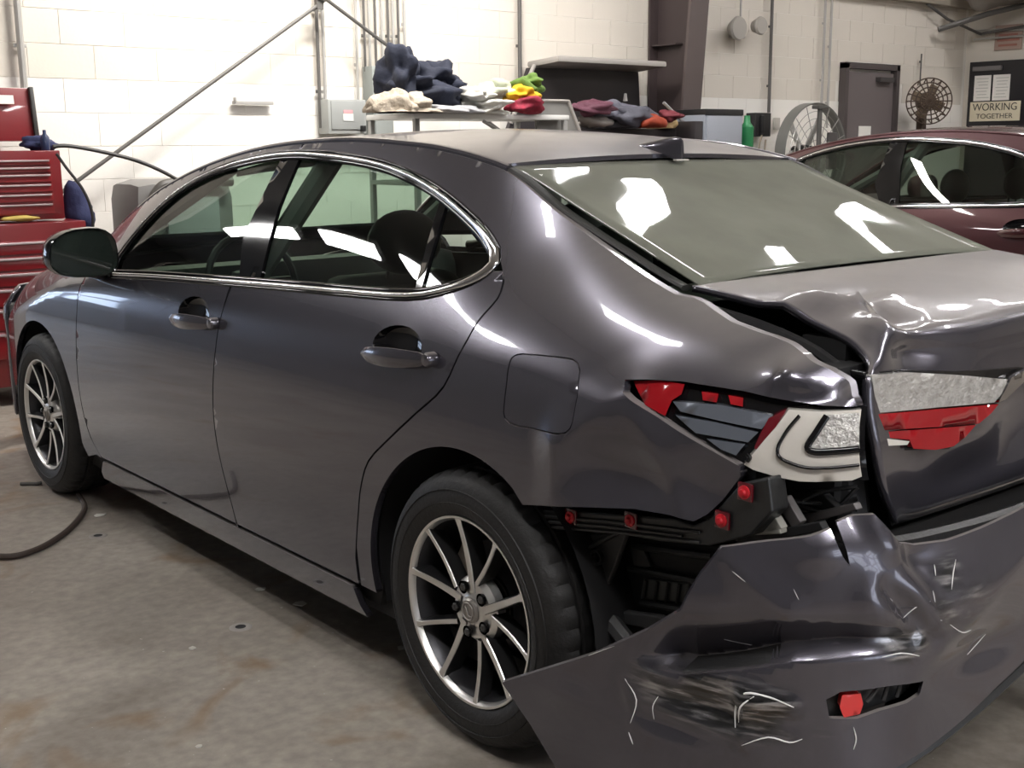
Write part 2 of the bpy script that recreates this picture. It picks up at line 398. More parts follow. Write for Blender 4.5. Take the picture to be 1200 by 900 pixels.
# ---- dents of the struck rear quarter, all on the sheet metal itself
def G(u, v, ry, rz, a): y, z = sp(u, v); DENTS.append(('g', (y, z, ry, rz), a))
def Rg(a, b, wd, h): DENTS.append(('r', (sp(*a), sp(*b), wd), h))
Rg((735, 462), (655, 520), .09, .012); Rg((655, 520), (650, 585), .08, .010)
G(730, 560, .12, .055, -.030); G(830, 580, .06, .06, -.012)
Rg((745, 470), (800, 600), .05, .008)
G(945, 425, .05, .035, .030); G(905, 415, .05, .03, -.016); G(985, 450, .03, .025, -.022)
Rg((930, 440), (1000, 466), .03, .014); G(960, 468, .04, .015, -.012)

# ================================================================== THE ROOM
CREAM = mat('cream_block_paint', (.62, .575, .51), .55, var=.03, vscale=3, bump=.08, bscale=50)
WHITE = mat('white_block_paint', (.78, .755, .71), .5, var=.02, vscale=3, bump=.08, bscale=50)
JOINT = mat('painted_joint', (.74, .71, .66), .8)
CEILM = mat('ceiling_liner', (.34, .32, .29), .9, var=.2, vscale=1.5)
RWALL = mat('rear_wall_paint', (.15, .145, .14), .8, var=.15, vscale=1)
STEELD = mat('brown_steel', (.045, .032, .032), .55, var=.15, vscale=4)
PIPE = mat('grey_pipe', (.38, .37, .35), .4, .3)
PIPED = mat('dark_rod', (.10, .095, .09), .5, .3)
BOXG = mat('grey_enamel', (.30, .31, .30), .45)
def concrete():
    mt, t, b = nt('concrete_floor'); N, Lk = t.nodes, t.links
    tc = N.new('ShaderNodeTexCoord')
    def noise(sc, det=8, dist=0):
        n = N.new('ShaderNodeTexNoise'); n.inputs['Scale'].default_value = sc; n.inputs['Detail'].default_value = det; n.inputs['Distortion'].default_value = dist
        Lk.new(tc.outputs['Object'], n.inputs['Vector']); return n
    def ramp(src, p0, p1, c0, c1):
        r_ = N.new('ShaderNodeValToRGB'); e = r_.color_ramp.elements; e[0].position = p0; e[1].position = p1; e[0].color = rgb(c0); e[1].color = rgb(c1)
        Lk.new(src, r_.inputs[0]); return r_
    a = ramp(noise(1.7, 10, .6).outputs['Fac'], .35, .68, (.235, .205, .175), (.37, .335, .29))
    f = ramp(noise(26, 6).outputs['Fac'], .3, .7, (.78, .78, .78), (1.12, 1.12, 1.12))
    mx = N.new('ShaderNodeMix'); mx.data_type = 'RGBA'; mx.blend_type = 'MULTIPLY'; mx.inputs['Factor'].default_value = 1
    Lk.new(a.outputs[0], mx.inputs['A']); Lk.new(f.outputs[0], mx.inputs['B'])
    st = ramp(noise(2.3, 5, 1.2).outputs['Fac'], .57, .70, (0, 0, 0), (1, 1, 1))
    m2 = N.new('ShaderNodeMix'); m2.data_type = 'RGBA'; Lk.new(mx.outputs['Result'], m2.inputs['A']); m2.inputs['B'].default_value = rgb((.20, .115, .045))
    s2 = N.new('ShaderNodeMath'); s2.operation = 'MULTIPLY'; s2.inputs[1].default_value = .65; Lk.new(st.outputs[0], s2.inputs[0]); Lk.new(s2.outputs[0], m2.inputs['Factor'])
    sp_ = ramp(noise(55, 2).outputs['Fac'], .745, .77, (0, 0, 0), (1, 1, 1))
    m3 = N.new('ShaderNodeMix'); m3.data_type = 'RGBA'; Lk.new(m2.outputs['Result'], m3.inputs['A']); m3.inputs['B'].default_value = rgb((.5, .48, .44)); Lk.new(sp_.outputs[0], m3.inputs['Factor'])
    Lk.new(m3.outputs['Result'], b.inputs['Base Color'])
    rr = N.new('ShaderNodeMapRange'); rr.inputs['To Min'].default_value = .38; rr.inputs['To Max'].default_value = .62; Lk.new(noise(3, 5).outputs['Fac'], rr.inputs['Value']); Lk.new(rr.outputs[0], b.inputs['Roughness'])
    bp = N.new('ShaderNodeBump'); bp.inputs['Strength'].default_value = .25; bp.inputs['Distance'].default_value = .004; Lk.new(noise(60, 5).outputs['Fac'], bp.inputs['Height']); Lk.new(bp.outputs['Normal'], b.inputs['Normal'])
    return mt
CONC = concrete()
def struct(name, mb, mt, parent=None, smooth=False):
    o = mb.build(name, mt, parent, smooth); 
    if not parent: o['kind'] = 'structure'
    return o
YW = 5.40; XC = 10.65; ZCEIL = 4.65
struct('floor', MB().box((2.3, 2.5, -.05), (17.2, 22, .1)), CONC)
struct('ceiling', MB().box((2.3, 2.5, ZCEIL+.08), (17.4, 22, .1)), CEILM)
wall = struct('wall_back', MB().box((4.6, YW+.16, 2.33), (12.1, .28, 4.66)), JOINT)
struct('wall_right', MB().box((XC+.1, -1.4, 2.33), (.2, 14.2, 4.66)), CREAM)
struct('wall_left', MB().box((-6.3, 2.5, 2.33), (.2, 22, 4.66)), RWALL)
struct('wall_front', MB().box((2.3, -8.5, 2.33), (17.2, .2, 4.66)), mat('front_wall_paint', (.50, .49, .47), .7, var=.1, vscale=1))
struct('wall_bay_side', MB().box((-1.36, 9.4, 2.33), (.2, 7.75, 4.66)), RWALL)
struct('wall_bay_end', MB().box((-3.8, 13.4, 2.33), (5.2, .2, 4.66)), RWALL)
# roller door at the end of the left bay, its window row lets daylight in
dr = MB()
for k in range(8): dr.box((-3.8, 13.27, .18+k*.36), (3.8, .05, .35), bev=.01)
struct('door_1', dr, mat('bay_door_paint', (.35, .37, .40), .5))
DAY = mat('daylight_pane', (.6, .7, .9), .3, emit=((.62, .76, 1), 5))
wn = MB()
for k in range(4): wn.box((-5.2+k*.93, 13.235, 1.62), (.72, .02, .55))
for k in range(4): wn.box((-5.2+k*.93, 13.235, .92), (.72, .02, .55))
struct('window_1', wn, DAY)
dr2 = MB()  # unseen door with glowing panes, added to brighten the bumper
for k in range(9): dr2.box((-.6, -8.37, .18+k*.36), (4.2, .05, .35), bev=.01)
struct('fill_door', dr2, MATS['bay_door_paint'])
wn = MB()
for j in range(3):
    for k in range(4): wn.box((-2.1+k*1.0, -8.335, .95+j*.72), (.86, .02, .58))
struct('fill_panes', wn, mat('fill_pane_glow', (.6, .65, .75), .3, emit=((.85, .9, 1), 3.2)))
# concrete blocks of the back wall, each a block with its own edges
BW, BH, BD = .4064, .2032, .03
def block_mesh(name, w_, mt):
    b = MB().box((0, 0, 0), (w_-.003, BD, BH-.003), bev=.0022); me = b.build(name, mt, None, False); COL.objects.unlink(me); return me.data
BME = {(k, c): block_mesh('block', BW if k == 0 else BW/2, mm) for k in (0, 1) for c, mm in (('w', WHITE), ('c', CREAM))}
cells = []
for j in range(0, 22):
    z = (j+.5)*BH
    i = 0; x = -1.4+(BW/2 if j % 2 else 0)
    if j % 2: cells.append((-1.4+BW/4, z, 1, j))
    while x+BW <= XC+.01: cells.append((x+BW/2, z, 0, j)); x += BW
    if XC-x > .1: cells.append((x+BW/4, z, 1, j))
def keep(x, z):
    if 8.2 < x < 9.2 and z < 2.25: return False
    return True
cells = [c for c in cells if keep(c[0], c[1])]
def shown(x, z):
    u, v = proj((x, YW, z)); return -40 < u < 1130 and v > -20 and (v < 165 or (u < 215 and v < 330))
vis = sorted([c for c in cells if shown(c[0], c[1])], key=lambda c: math.hypot(c[0]-CAM[0], YW-CAM[1]))
one = set(vis[:295]); rest = {'w': MB(), 'c': MB()}
for c in cells:
    cl = 'w' if c[3] < 9 else 'c'; jy = YW+.0315+random.uniform(-.0012, .0012)
    if c in one:
        o = bpy.data.objects.new('block', BME[(c[2], cl)]); o.location = (c[0], jy, c[1]); COL.objects.link(o); o.parent = wall
    else: rest[cl].box((c[0], jy, c[1]), ((BW if c[2] == 0 else BW/2)-.003, BD, BH-.003))
for cl, mm in (('w', WHITE), ('c', CREAM)):
    if rest[cl].V: tag(rest[cl].build('blocks', mm, wall, False), kind='stuff')
# high ledge pipe along the back wall and the upper liner above it
struct('trim_1', MB().box((8.2, YW-.06, 2.93), (4.8, .10, .10), bev=.01), mat('dusty_ledge', (.26, .23, .19), .8))
# grey steel door in the back wall
d = struct('door_2', MB().box((8.70, YW+.0, 1.07), (.86, .05, 2.12), bev=.006), mat('door_taupe', (.135, .115, .115), .5))
fr = MB().box((8.235, YW-.01, 1.09), (.06, .10, 2.24)).box((9.165, YW-.01, 1.09), (.06, .10, 2.24)).box((8.70, YW-.01, 2.19), (.99, .10, .06))
fr.build('door_frame', mat('door_frame_dark', (.07, .058, .058), .5), d, False)
MB().box((8.92, YW-.06, 2.06), (.26, .06, .05), bev=.006).build('door_closer', mat('closer', (.05, .045, .045), .5), d)
MB().tube([(8.36, YW-.03, 1.02), (8.36, YW-.09, 1.02), (8.46, YW-.09, 1.02)], .012).build('door_handle', STEEL, d)
tag(MB().box((8.62, YW-.035, 1.50), (.22, .006, .16)).build('paper_notice', mat('paper', (.72, .70, .66), .8), None, False), 'small white paper notice taped on the taupe steel door', 'notice')
# black office doorway in the right wall with its papers
d3 = struct('door_3', MB().box((XC-.03, 4.40, 1.15), (.08, 1.85, 2.30), bev=.006), mat('office_door_black', (.012, .011, .014), .3))
MB().box((XC-.09, 5.10, 2.22), (.04, .34, .05), bev=.006).build('door_closer', mat('closer_grey', (.16, .15, .15), .5), d3)
MB().tube([(XC-.08, 3.35, 1.0), (XC-.14, 3.35, 1.0), (XC-.14, 3.45, 1.0)], .012).build('door_handle', STEEL, d3)
def text(name, s, loc, rot, size, mt, parent, th=.001, sx=1):
    cu = bpy.data.curves.new(name, 'FONT'); cu.body = s; cu.size = size; cu.extrude = th; cu.align_x = 'CENTER'; cu.align_y = 'CENTER'
    o = bpy.data.objects.new(name, cu); COL.objects.link(o); dg = bpy.context.evaluated_depsgraph_get(); me = bpy.data.meshes.new_from_object(o.evaluated_get(dg))
    bpy.data.objects.remove(o); me.materials.clear(); me.materials.append(mt); o = bpy.data.objects.new(name, me)
    o.location = loc; o.rotation_euler = rot; o.scale = (sx, 1, 1); return link(o, parent)
INK = mat('dark_ink', (.05, .045, .04), .7); INKR = mat('faded_red_ink', (.32, .14, .11), .7); PAPER = MATS['paper']
RX = (PI/2, 0, -PI/2)
for (yc, lb) in ((5.15, 'white sheet of paper on the black office door, left of the pair'), (4.925, 'white sheet of paper on the black office door, right of the pair')):
    p_ = tag(MB().box((XC-.078, yc, 2.005), (.006, .20, .28)).build('paper_sheet', PAPER, None, False), lb, 'paper sheet', 'papers on the black office door')
    ln = MB()
    for k in range(7): ln.box((XC-.082, yc+random.uniform(-.01, .01), 2.11-k*.035), (.002, .15-.02*(k % 3), .007))
    ln.build('print_lines', mat('grey_print', (.42, .42, .40), .8), p_, False)
sg = tag(MB().box((XC-.085, 4.98, 1.745), (.008, .60, .215), bev=.003).build('door_sign', mat('cream_sign', (.62, .56, .42), .6), None), 'cream sign with two lines of dark capitals under the papers', 'sign')
text('lettering', 'WORKING', (XC-.091, 4.98, 1.79), RX, .115, INK, sg, .001, .95)
text('lettering', 'TOGETHER', (XC-.091, 4.98, 1.69), RX, .078, INK, sg, .001, 1.1)
sg2 = tag(MB().box((XC-.02, 4.91, 2.55), (.012, .32, .27), bev=.003).build('wall_sign', mat('faded_red_sign', (.36, .26, .22), .7), None), 'faded reddish square sign on the wall above the black office door', 'sign')
for k in range(4): MB().box((XC-.03, 4.91, 2.63-k*.055), (.004, .26-.04*(k % 2), .024)).build('print_line', INKR, sg2, False)
pr = MB().tube([(XC-.05, y, 2.62-.02*math.sin(y*2)) for y in np.linspace(5.3, -2, 20)], .018).tube([(XC-.06, y, 2.55) for y in np.linspace(5.3, -2, 8)], .012)
tag(pr.build('wall_conduit', PIPE, None), 'pair of thin grey conduits along the wall above the office door', 'conduit')
# duct wrap and pipes in the far top corner
dw = empty('duct_bundle', (XC-.52, 4.55, 2.90), 0, 'crumpled grey duct wrapping in the top right corner near the ceiling', 'duct')
GRUB = mat('duct_wrap', (.20, .18, .16), .6, bump=.6, bscale=12)
def blob(c, r_, n=(14, 9), amp=.12, seed=0, sc=2.0):
    V = []; F = []; q = random.Random(seed); ph = [(q.uniform(-1, 1), q.uniform(-1, 1), q.uniform(-1, 1), q.uniform(0, 6)) for _ in range(7)]
    for i in range(n[1]+1):
        t = PI*i/n[1]
        for k in range(n[0]):
            p = 2*PI*k/n[0]; d_ = (math.sin(t)*math.cos(p), math.sin(t)*math.sin(p), math.cos(t)); a = 1
            for (x, y, z, f_) in ph: a += amp*math.sin(sc*3*(x*d_[0]+y*d_[1]+z*d_[2])+f_)/2
            V.append(tuple(c[j]+r_[j]*d_[j]*a for j in range(3)))
    for i in range(n[1]):
        for k in range(n[0]): F.append((i*n[0]+k, i*n[0]+(k+1) % n[0], (i+1)*n[0]+(k+1) % n[0], (i+1)*n[0]+k))
    return V, F
for k in range(6):
    V, F = blob((.08-.10*(k % 2), .35-.42*k, .10+.06*(k % 3)), (.32, .30, .20), (18, 12), .16, k)
    mesh('duct_section', V, F, GRUB, dw)
MB().tube([(-.3, .75, -.28), (.1, .4, -.12), (.3, -.2, 0), (.2, -1.4, .05)], .03).build('duct_hose', PIPED, dw)
tag(MB().tube([(9.6, YW-.08, 2.88), (10.0, YW-.10, 2.74), (XC-.1, YW-.2, 2.60), (XC-.08, 4.6, 2.66)], .016).build('hanging_cable', PIPED, None), 'dark cable sagging across the far corner of the walls', 'cable')

# tapered steel frame column on the back wall
cx = at(770, 60, y=YW)[0]
def P3(mb, poly, x0, x1): return mb.prism(poly, x0, x1, 'x')
col = empty('steel_column', (cx, YW, 0), 0, 'dark brown tapered steel column standing against the block wall', 'column')
MB().prism([(0, 0), (-.26, 0), (-.62, ZCEIL), (0, ZCEIL)], -.012, .012, 'x').build('web', STEELD, col, False)
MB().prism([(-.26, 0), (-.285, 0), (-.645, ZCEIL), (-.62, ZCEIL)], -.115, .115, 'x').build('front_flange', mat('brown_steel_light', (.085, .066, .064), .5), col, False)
MB().prism([(0, 0), (-.02, 0), (-.02, ZCEIL), (0, ZCEIL)], -.115, .115, 'x').build('back_flange', STEELD, col, False)
for z in (1.1, 2.25, 3.4): MB().box((-.055, -.17, z), (.09, .28, .012)).build('stiffener', STEELD, col, False)

# ------------------------------------------------------------------ ceiling lights (fluorescent fixtures running with the bays, some added as fill)
TUBEM = mat('fluorescent_diffuser', (.9, .9, .9), .5, emit=((1, .975, .965), TUBE)); HOUS = mat('fixture_white', (.7, .7, .7), .5)
def fixture(x, y, L, lab, wd=.34, mtt=None, z=ZCEIL-.25):
    o = empty('ceiling_light', (x, y, z), 0, lab, 'ceiling light', 'ceiling lights')
    MB().box((0, 0, .05), (wd, L, .07), bev=.01).build('housing', HOUS, o)
    MB().box((0, 0, .0), (wd*.82, L*.96, .04), bev=.01).build('diffuser', mtt or TUBEM, o)
    MB().tube([(0, L*.4, .08), (0, L*.4, .25)], .006).build('hanger', PIPED, o); MB().tube([(0, -L*.4, .08), (0, -L*.4, .25)], .006).build('hanger', PIPED, o)
fx = [(3.97, 2.5, .95, .42), (3.40, 3.5, .8, .36), (6.95, 2.6, .9, .2), (5.1, 2.2, .32, .30), (-3.3, 5.0, 1.0, .3), (-3.3, 6.7, 1.2, .3), (-3.3, 9.0, 2.0, .3),
      (-1.2, -4.4, 2.0, .45), (2.4, -4.4, 2.0, .45), (3.9, -1.6, 1.4, .3), (-2.6, -2.0, 1.6, .35), (-1.35, 1.65, .9, .2), (9.0, 2.6, 1.5, .3), (7.6, -2.2, 1.5, .3)]  # fill lights added behind camera, behind the boot and over bare floor
FXL = ['fluorescent ceiling light mirrored as the broad bright streak in the rear window', 'fluorescent ceiling light mirrored at the top left edge of the rear window', 'narrow ceiling light mirrored as the thin streak at the right of the rear window',
       'short ceiling light mirrored as the small bright spot low in the rear window', 'ceiling light over the left bay, mirrored in the rear side window', 'ceiling light over the left bay, mirrored by the dark window pillar', 'long ceiling light farthest into the left bay',
       'wide fill light added behind the camera on the left', 'wide fill light added behind the camera on the right', 'fill light added above the space behind the boot', 'fill light added above the bare floor left of the grey car', 'slim ceiling light right above the grey sedan, mirrored on its rear shoulder', 'ceiling light in front of the black office door', 'ceiling light above the rear of the dark red sedan']
for i, (x, y, L, wd_) in enumerate(fx):
    fixture(x, y, L, FXL[i], wd_)
al = bpy.data.lights.new('wall_lamp_light', 'AREA'); al.shape = 'RECTANGLE'; al.size = 1.6; al.size_y = .3; al.energy = 190; al.color = (1, .96, .9)
ao = bpy.data.objects.new('wall_lamp_light', al); COL.objects.link(ao); ao.location = (1.6, 3.6, 3.9); ao.rotation_euler = (R(38), 0, 0)

# ================================================================== WHEEL (outer face at x=0, outward = -x)
def make_wheel(parent, loc, spin, mir=False, proto={}):
    if not proto:
        n = 168; prof = [(.226, .004), (.236, -.006), (.256, -.013), (.282, -.013), (.304, -.006), (.318, .004), (.3275, .016), (.3325, .030), (.3345, .050), (.3275, .053), (.3275, .060), (.3345, .063),
                         (.335, .10), (.3285, .103), (.3285, .110), (.335, .113), (.3345, .152), (.3275, .155), (.3275, .162), (.3325, .18), (.3275, .196), (.312, .210), (.28, .222), (.25, .215), (.226, .20)]
        V = []; F = []
        for i, (r_, h) in enumerate(prof):
            for k in range(n):
                t = 2*PI*k/n; q = r_
                if i in (6, 7, 8, 19, 20) and (k % 4) == 0: q -= .0055
                if i in (11, 12, 15, 16) and (k % 4) == (2 if i < 14 else 0): q -= .004
                V.append((h, q*math.cos(t), q*math.sin(t)))
        for i in range(len(prof)-1):
            for k in range(n): F.append((i*n+k, i*n+(k+1) % n, (i+1)*n+(k+1) % n, (i+1)*n+k))
        b = MB(); b.add(V, F)
        for rr, hh in ((.262, -.0138), (.292, -.0118)): b.lathe([(rr-.0012, hh+.002), (rr, hh-.0012), (rr+.0012, hh+.002)], 96, 'x')
        proto['tyre'] = b.build('tyre', RUB, None, True, 40)
        b = MB().lathe([(.218, .003), (.2225, -.004), (.2285, -.0045), (.2290, .004), (.226, .012), (.216, .010)], 96, 'x', close=True)
        proto['rim_lip'] = b.build('rim_lip', ALLOY, None, True, 40)
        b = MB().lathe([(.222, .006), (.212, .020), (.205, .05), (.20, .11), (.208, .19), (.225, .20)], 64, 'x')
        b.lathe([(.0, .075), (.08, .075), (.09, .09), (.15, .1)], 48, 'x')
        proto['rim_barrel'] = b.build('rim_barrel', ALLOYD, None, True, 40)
        b = MB().lathe([(0, .105), (.145, .105), (.148, .118), (0, .118)], 48, 'x'); b.lathe([(0, .07), (.07, .07), (.075, .105)], 32, 'x')
        b.box((.11, .10, .06), (.07, .09, .12), (R(30), 0, 0), .01)
        proto['brake_disc'] = b.build('brake_disc', STEEL, None, True, 30)
        b = MB().lathe([(0, .012), (.034, .012), (.040, .016), (.068, .018), (.080, .030), (.084, .05), (.0, .06)], 40, 'x')
        proto['hub'] = b.build('hub', ALLOY, None, True, 30)
        b = MB().lathe([(0, .004), (.026, .004), (.030, .008), (.031, .014)], 32, 'x')
        b.lathe([(.019, .003), (.0205, .001), (.022, .003)], 32, 'x')
        b.tube([(.002, .010, .012), (.002, -.004, -.010), (.002, -.016, -.010)], .002, 6)
        proto['centre_cap'] = b.build('centre_cap', mat('cap_grey', (.36, .34, .32), .35, .7), None, True, 30)
        proto['lug_nut'] = MB().lathe([(0, .0), (.008, .001), (.0105, .004), (.0105, .02)], 6, 'x').build('lug_nut', mat('lug_dark', (.08, .08, .08), .35, .8), None, False)
        proto['lug_pocket'] = MB().lathe([(.0155, .008), (.0135, .016), (.0, .017)], 20, 'x').build('lug_pocket', BLK, None)
        # spoke: bright machined face on a darker, deeper body
        def spoke(w0, w1, thick):
            out = []
            for face in (True, False):
                V = []; F = []; N_ = 9
                for i in range(N_+1):
                    t = i/N_; r_ = .050+(.222-.050)*t; c = .010*math.sin(PI*t); w_ = (w0+(w1-w0)*t)+.006*max(0, t-.88)/.12
                    x0 = .014-.016*t+.006*math.sin(PI*t)
                    if face: prof_ = [(x0+.003, -w_/2), (x0, -w_/2+.0015), (x0, w_/2-.0015), (x0+.003, w_/2)]
                    else: prof_ = [(x0+.0025, -w_/2-.0005), (x0+.0025, w_/2+.0005), (x0+thick, w_/2+.004), (x0+thick, -w_/2-.004)]
                    for (x, y) in prof_: V.append((x, r_, y+c*0))
                for i in range(N_):
                    for k in range(4 if not face else 3): F.append((i*4+k, i*4+(k+1) % 4, i*4+4+(k+1) % 4, i*4+4+k))
                out.append((V, F))
            return out
        for nm, (a, b_, c_) in {'wide': (.020, .0145, .045), 'thin': (.013, .0115, .038)}.items():
            (V1, F1), (V2, F2) = spoke(a, b_, c_)
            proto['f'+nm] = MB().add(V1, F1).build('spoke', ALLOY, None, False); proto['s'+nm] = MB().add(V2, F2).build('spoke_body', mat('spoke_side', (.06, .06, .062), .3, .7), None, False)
        for o in proto.values(): COL.objects.unlink(o)
    root = bpy.data.objects.new('wheel', proto['tyre'].data); root.name = 'wheel'; link(root, parent)
    root.location = loc; root.rotation_euler = (R(spin), 0, 0) if not mir else (R(spin), 0, PI)
    def put(key, name, loc=(0, 0, 0), rx=0, dy=0):
        o = bpy.data.objects.new(name, proto[key].data); o.parent = root; o.location = loc; o.rotation_euler = (rx, 0, dy); COL.objects.link(o); return o
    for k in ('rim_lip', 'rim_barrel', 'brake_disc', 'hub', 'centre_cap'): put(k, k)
    for s_ in range(5):
        c0 = 101+72*s_
        for sgn, kind in ((-1, 'wide'), (1, 'thin')):
            # spokes of a pair start close together beside a lug pocket and open towards the rim
            e = R(c0+sgn*18.3); bse = R(c0+sgn*(7 if kind == 'wide' else 4)); rb = .044 if kind == 'wide' else .072
            p0 = np.array([rb*math.cos(bse), rb*math.sin(bse)]); p1 = np.array([.221*math.cos(e), .221*math.sin(e)]); d_ = p1-p0; L = np.hypot(*d_); an = math.atan2(d_[1], d_[0])
            sc = L/.172
            for key, nm in (('f', 'spoke'), ('s', 'spoke_body')):
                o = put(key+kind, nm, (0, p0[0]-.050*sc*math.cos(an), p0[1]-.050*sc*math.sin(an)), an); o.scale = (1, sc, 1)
        a = R(c0+36-18+18); 
        put('lug_pocket', 'lug_pocket', (0, .057*math.cos(R(c0+36)), .057*math.sin(R(c0+36)))); put('lug_nut', 'lug_nut', (.004, .057*math.cos(R(c0+36)), .057*math.sin(R(c0+36))))
    return root

# ================================================================== CAR BODY shared by both saloons
CR = PW([3.75, 3.2, 2.6, 2.5, 2.1, 1.74, 1.2, .24, 0, -.42], [.03, .045, .055, .06, .06, .048, .032, .026, .02, .002])
def top(x, y, off=0):
    xt = XT(y); z = ZT(y)+CR(y)*(1-(x/xt)**2)+off
    return np.stack([x+0*y, y+0*x, z], -1)
def top_panel(name, y0, y1, mt, parent, marg=.006, ny=30, nx=24, th=.012, off=0, fx=1.0, curve0=0, curve1=0):
    V = []; F = []
    for i in range(ny+1):
        for k in range(nx+1):
            s = -1+2*k/nx; ya = y0+curve0*(1-s*s); yb = y1+curve1*(1-s*s); y = ya+(yb-ya)*i/ny; x = s*(float(XT(y))-marg)*fx
            V.append(top(np.float64(x), np.float64(y), off))
    w_ = nx+1; n = len(V)
    for i in range(ny):
        for k in range(nx): F.append((i*w_+k, i*w_+k+1, (i+1)*w_+k+1, (i+1)*w_+k))
    V = np.array(V); nrm = np.cross(V[F[0][1]]-V[F[0][0]], V[F[0][3]]-V[F[0][0]])
    if nrm[2] < 0: F = [f[::-1] for f in F]
    lp = list(range(0, nx+1))+[i*w_+nx for i in range(1, ny+1)]+[ny*w_+k for k in range(nx-1, -1, -1)]+[i*w_ for i in range(ny-1, 0, -1)]
    V2 = list(V)+[V[i] for i in lp]+[V[i]-np.array([0, 0, th]) for i in lp]; m_ = len(lp)
    F2 = F+[(n+i, n+m_+i, n+m_+(i+1) % m_, n+(i+1) % m_) for i in range(m_)]
    return mesh(name, V2, F2, mt, parent)

def quad3(name, a, b, c, d, mt, parent, th=.004, k=6, bulge=0, axis=(0, 0, 1)):
    a, b, c, d = map(np.array, (a, b, c, d)); V = []; F = []
    for i in range(k+1):
        for j in range(k+1):
            s, t = i/k, j/k; V.append(a*(1-s)*(1-t)+b*s*(1-t)+c*s*t+d*(1-s)*t+np.array(axis)*bulge*4*(s*(1-s)+t*(1-t))/2)
    for i in range(k):
        for j in range(k): F.append((i*(k+1)+j, (i+1)*(k+1)+j, (i+1)*(k+1)+j+1, i*(k+1)+j+1))
    return solidify(mesh(name, V, F, mt, parent), th)

FUEL = PXL((598, 424), (600, 420), (604, 417), (611, 415.5), (635, 417.5), (662, 420.5), (670, 422), (676, 426), (678.5, 434), (677, 465), (674, 494), (672, 501), (667, 505.5), (659, 506.5), (630, 502.5), (604, 498), (597, 495), (592, 490), (590.5, 483), (594, 450))
HANDLES = [(sp(432, 412), sp(505, 420)), (sp(206, 372), sp(252, 378))]

def cup_ring(h, s_=1.0, n=24):
    (y0, z0), (y1, z1) = h; yc, zc = (y0+y1)/2, (z0+z1)/2; L = abs(y0-y1)
    return [(yc+L*.06+L*.40*s_*math.cos(t), zc+.016+L*(.20 if math.sin(t) > 0 else .13)*s_*math.sin(t)) for t in np.linspace(0, 2*PI, n+1)[:-1]]
def handle_parts(parent, dpar, h, pm, mir):
    (y0, z0), (y1, z1) = h
    yc, zc = (y0+y1)/2, (z0+z1)/2; L = abs(y0-y1); sg = 1 if mir else -1
    cup = MB(); n = 24; Vv = []
    for s_, o_ in ((1.0, .0), (.97, -.004), (.86, -.018), (.62, -.027), (.3, -.030)):
        for (a, b) in cup_ring(h, s_, n): Vv.append(side(a, b, o_, False)*np.array([-1 if mir else 1, 1, 1]))
    Fv = [(i*n+k, i*n+(k+1) % n, (i+1)*n+(k+1) % n, (i+1)*n+k) for i in range(4) for k in range(n)]+[tuple(4*n+k for k in range(n))]
    cup.add(Vv, Fv); cup.build('handle_cup', BLK, dpar)  # cup coloured black for the shade inside its recess
    V = []; F = []; N_ = 12; m_ = 10
    for i in range(N_+1):
        t = i/N_; y = y0+(y1-y0)*t; bow = .030*math.sin(PI*min(1, max(0, .12+.80*t)))+.004
        c = side(y, z0+(z1-z0)*t-.002, bow, False); hh = .0215*(.75+.4*math.sin(PI*t))*(1 if 0 < i < N_ else .5)
        for k in range(m_):
            a = 2*PI*k/m_; V.append((c[0]-.009*math.cos(a), c[1], c[2]+hh*math.sin(a)))
    for i in range(N_):
        for k in range(m_): F.append((i*m_+k, i*m_+(k+1) % m_, (i+1)*m_+(k+1) % m_, (i+1)*m_+k))
    F += [tuple(range(m_)), tuple(N_*m_+k for k in range(m_))]
    V = np.array(V)
    if mir: V = V*np.array([-1, 1, 1])
    MB().add(V, F).build('door_handle', pm, dpar)
    kc = side(y1+(-.012 if y1 < y0 else .012), z1, .018, False)*np.array([-1 if mir else 1, 1, 1])
    MB().lathe([(0, -.010), (.014, -.009), (.018, -.002), (.018, .018)], 20, 'x', tuple(kc)).build('lock_cover', pm, dpar)

def make_seat(parent, x, y, mt, wide=.5, rear=False):
    s = empty('seat', (x, y, .28)); s.parent = parent
    MB().box((0, .0, .12), (wide, .5, .16), (R(6), 0, 0), .05).build('cushion', mt, s)
    MB().box((0, -.27, .44), (wide*.95, .14, .60), (R(16), 0, 0), .06).build('backrest', mt, s)
    for dx in ((0,) if not rear else (-.42, .42)):
        V, F = blob((dx, -.40, .83), (.135, .06, .10), (18, 12), .0)
        MB().add(V, F).tube([(dx-.05, -.37, .7), (dx-.05, -.39, .8)], .006).tube([(dx+.05, -.37, .7), (dx+.05, -.39, .8)], .006).build('headrest', mt, s)
    return s

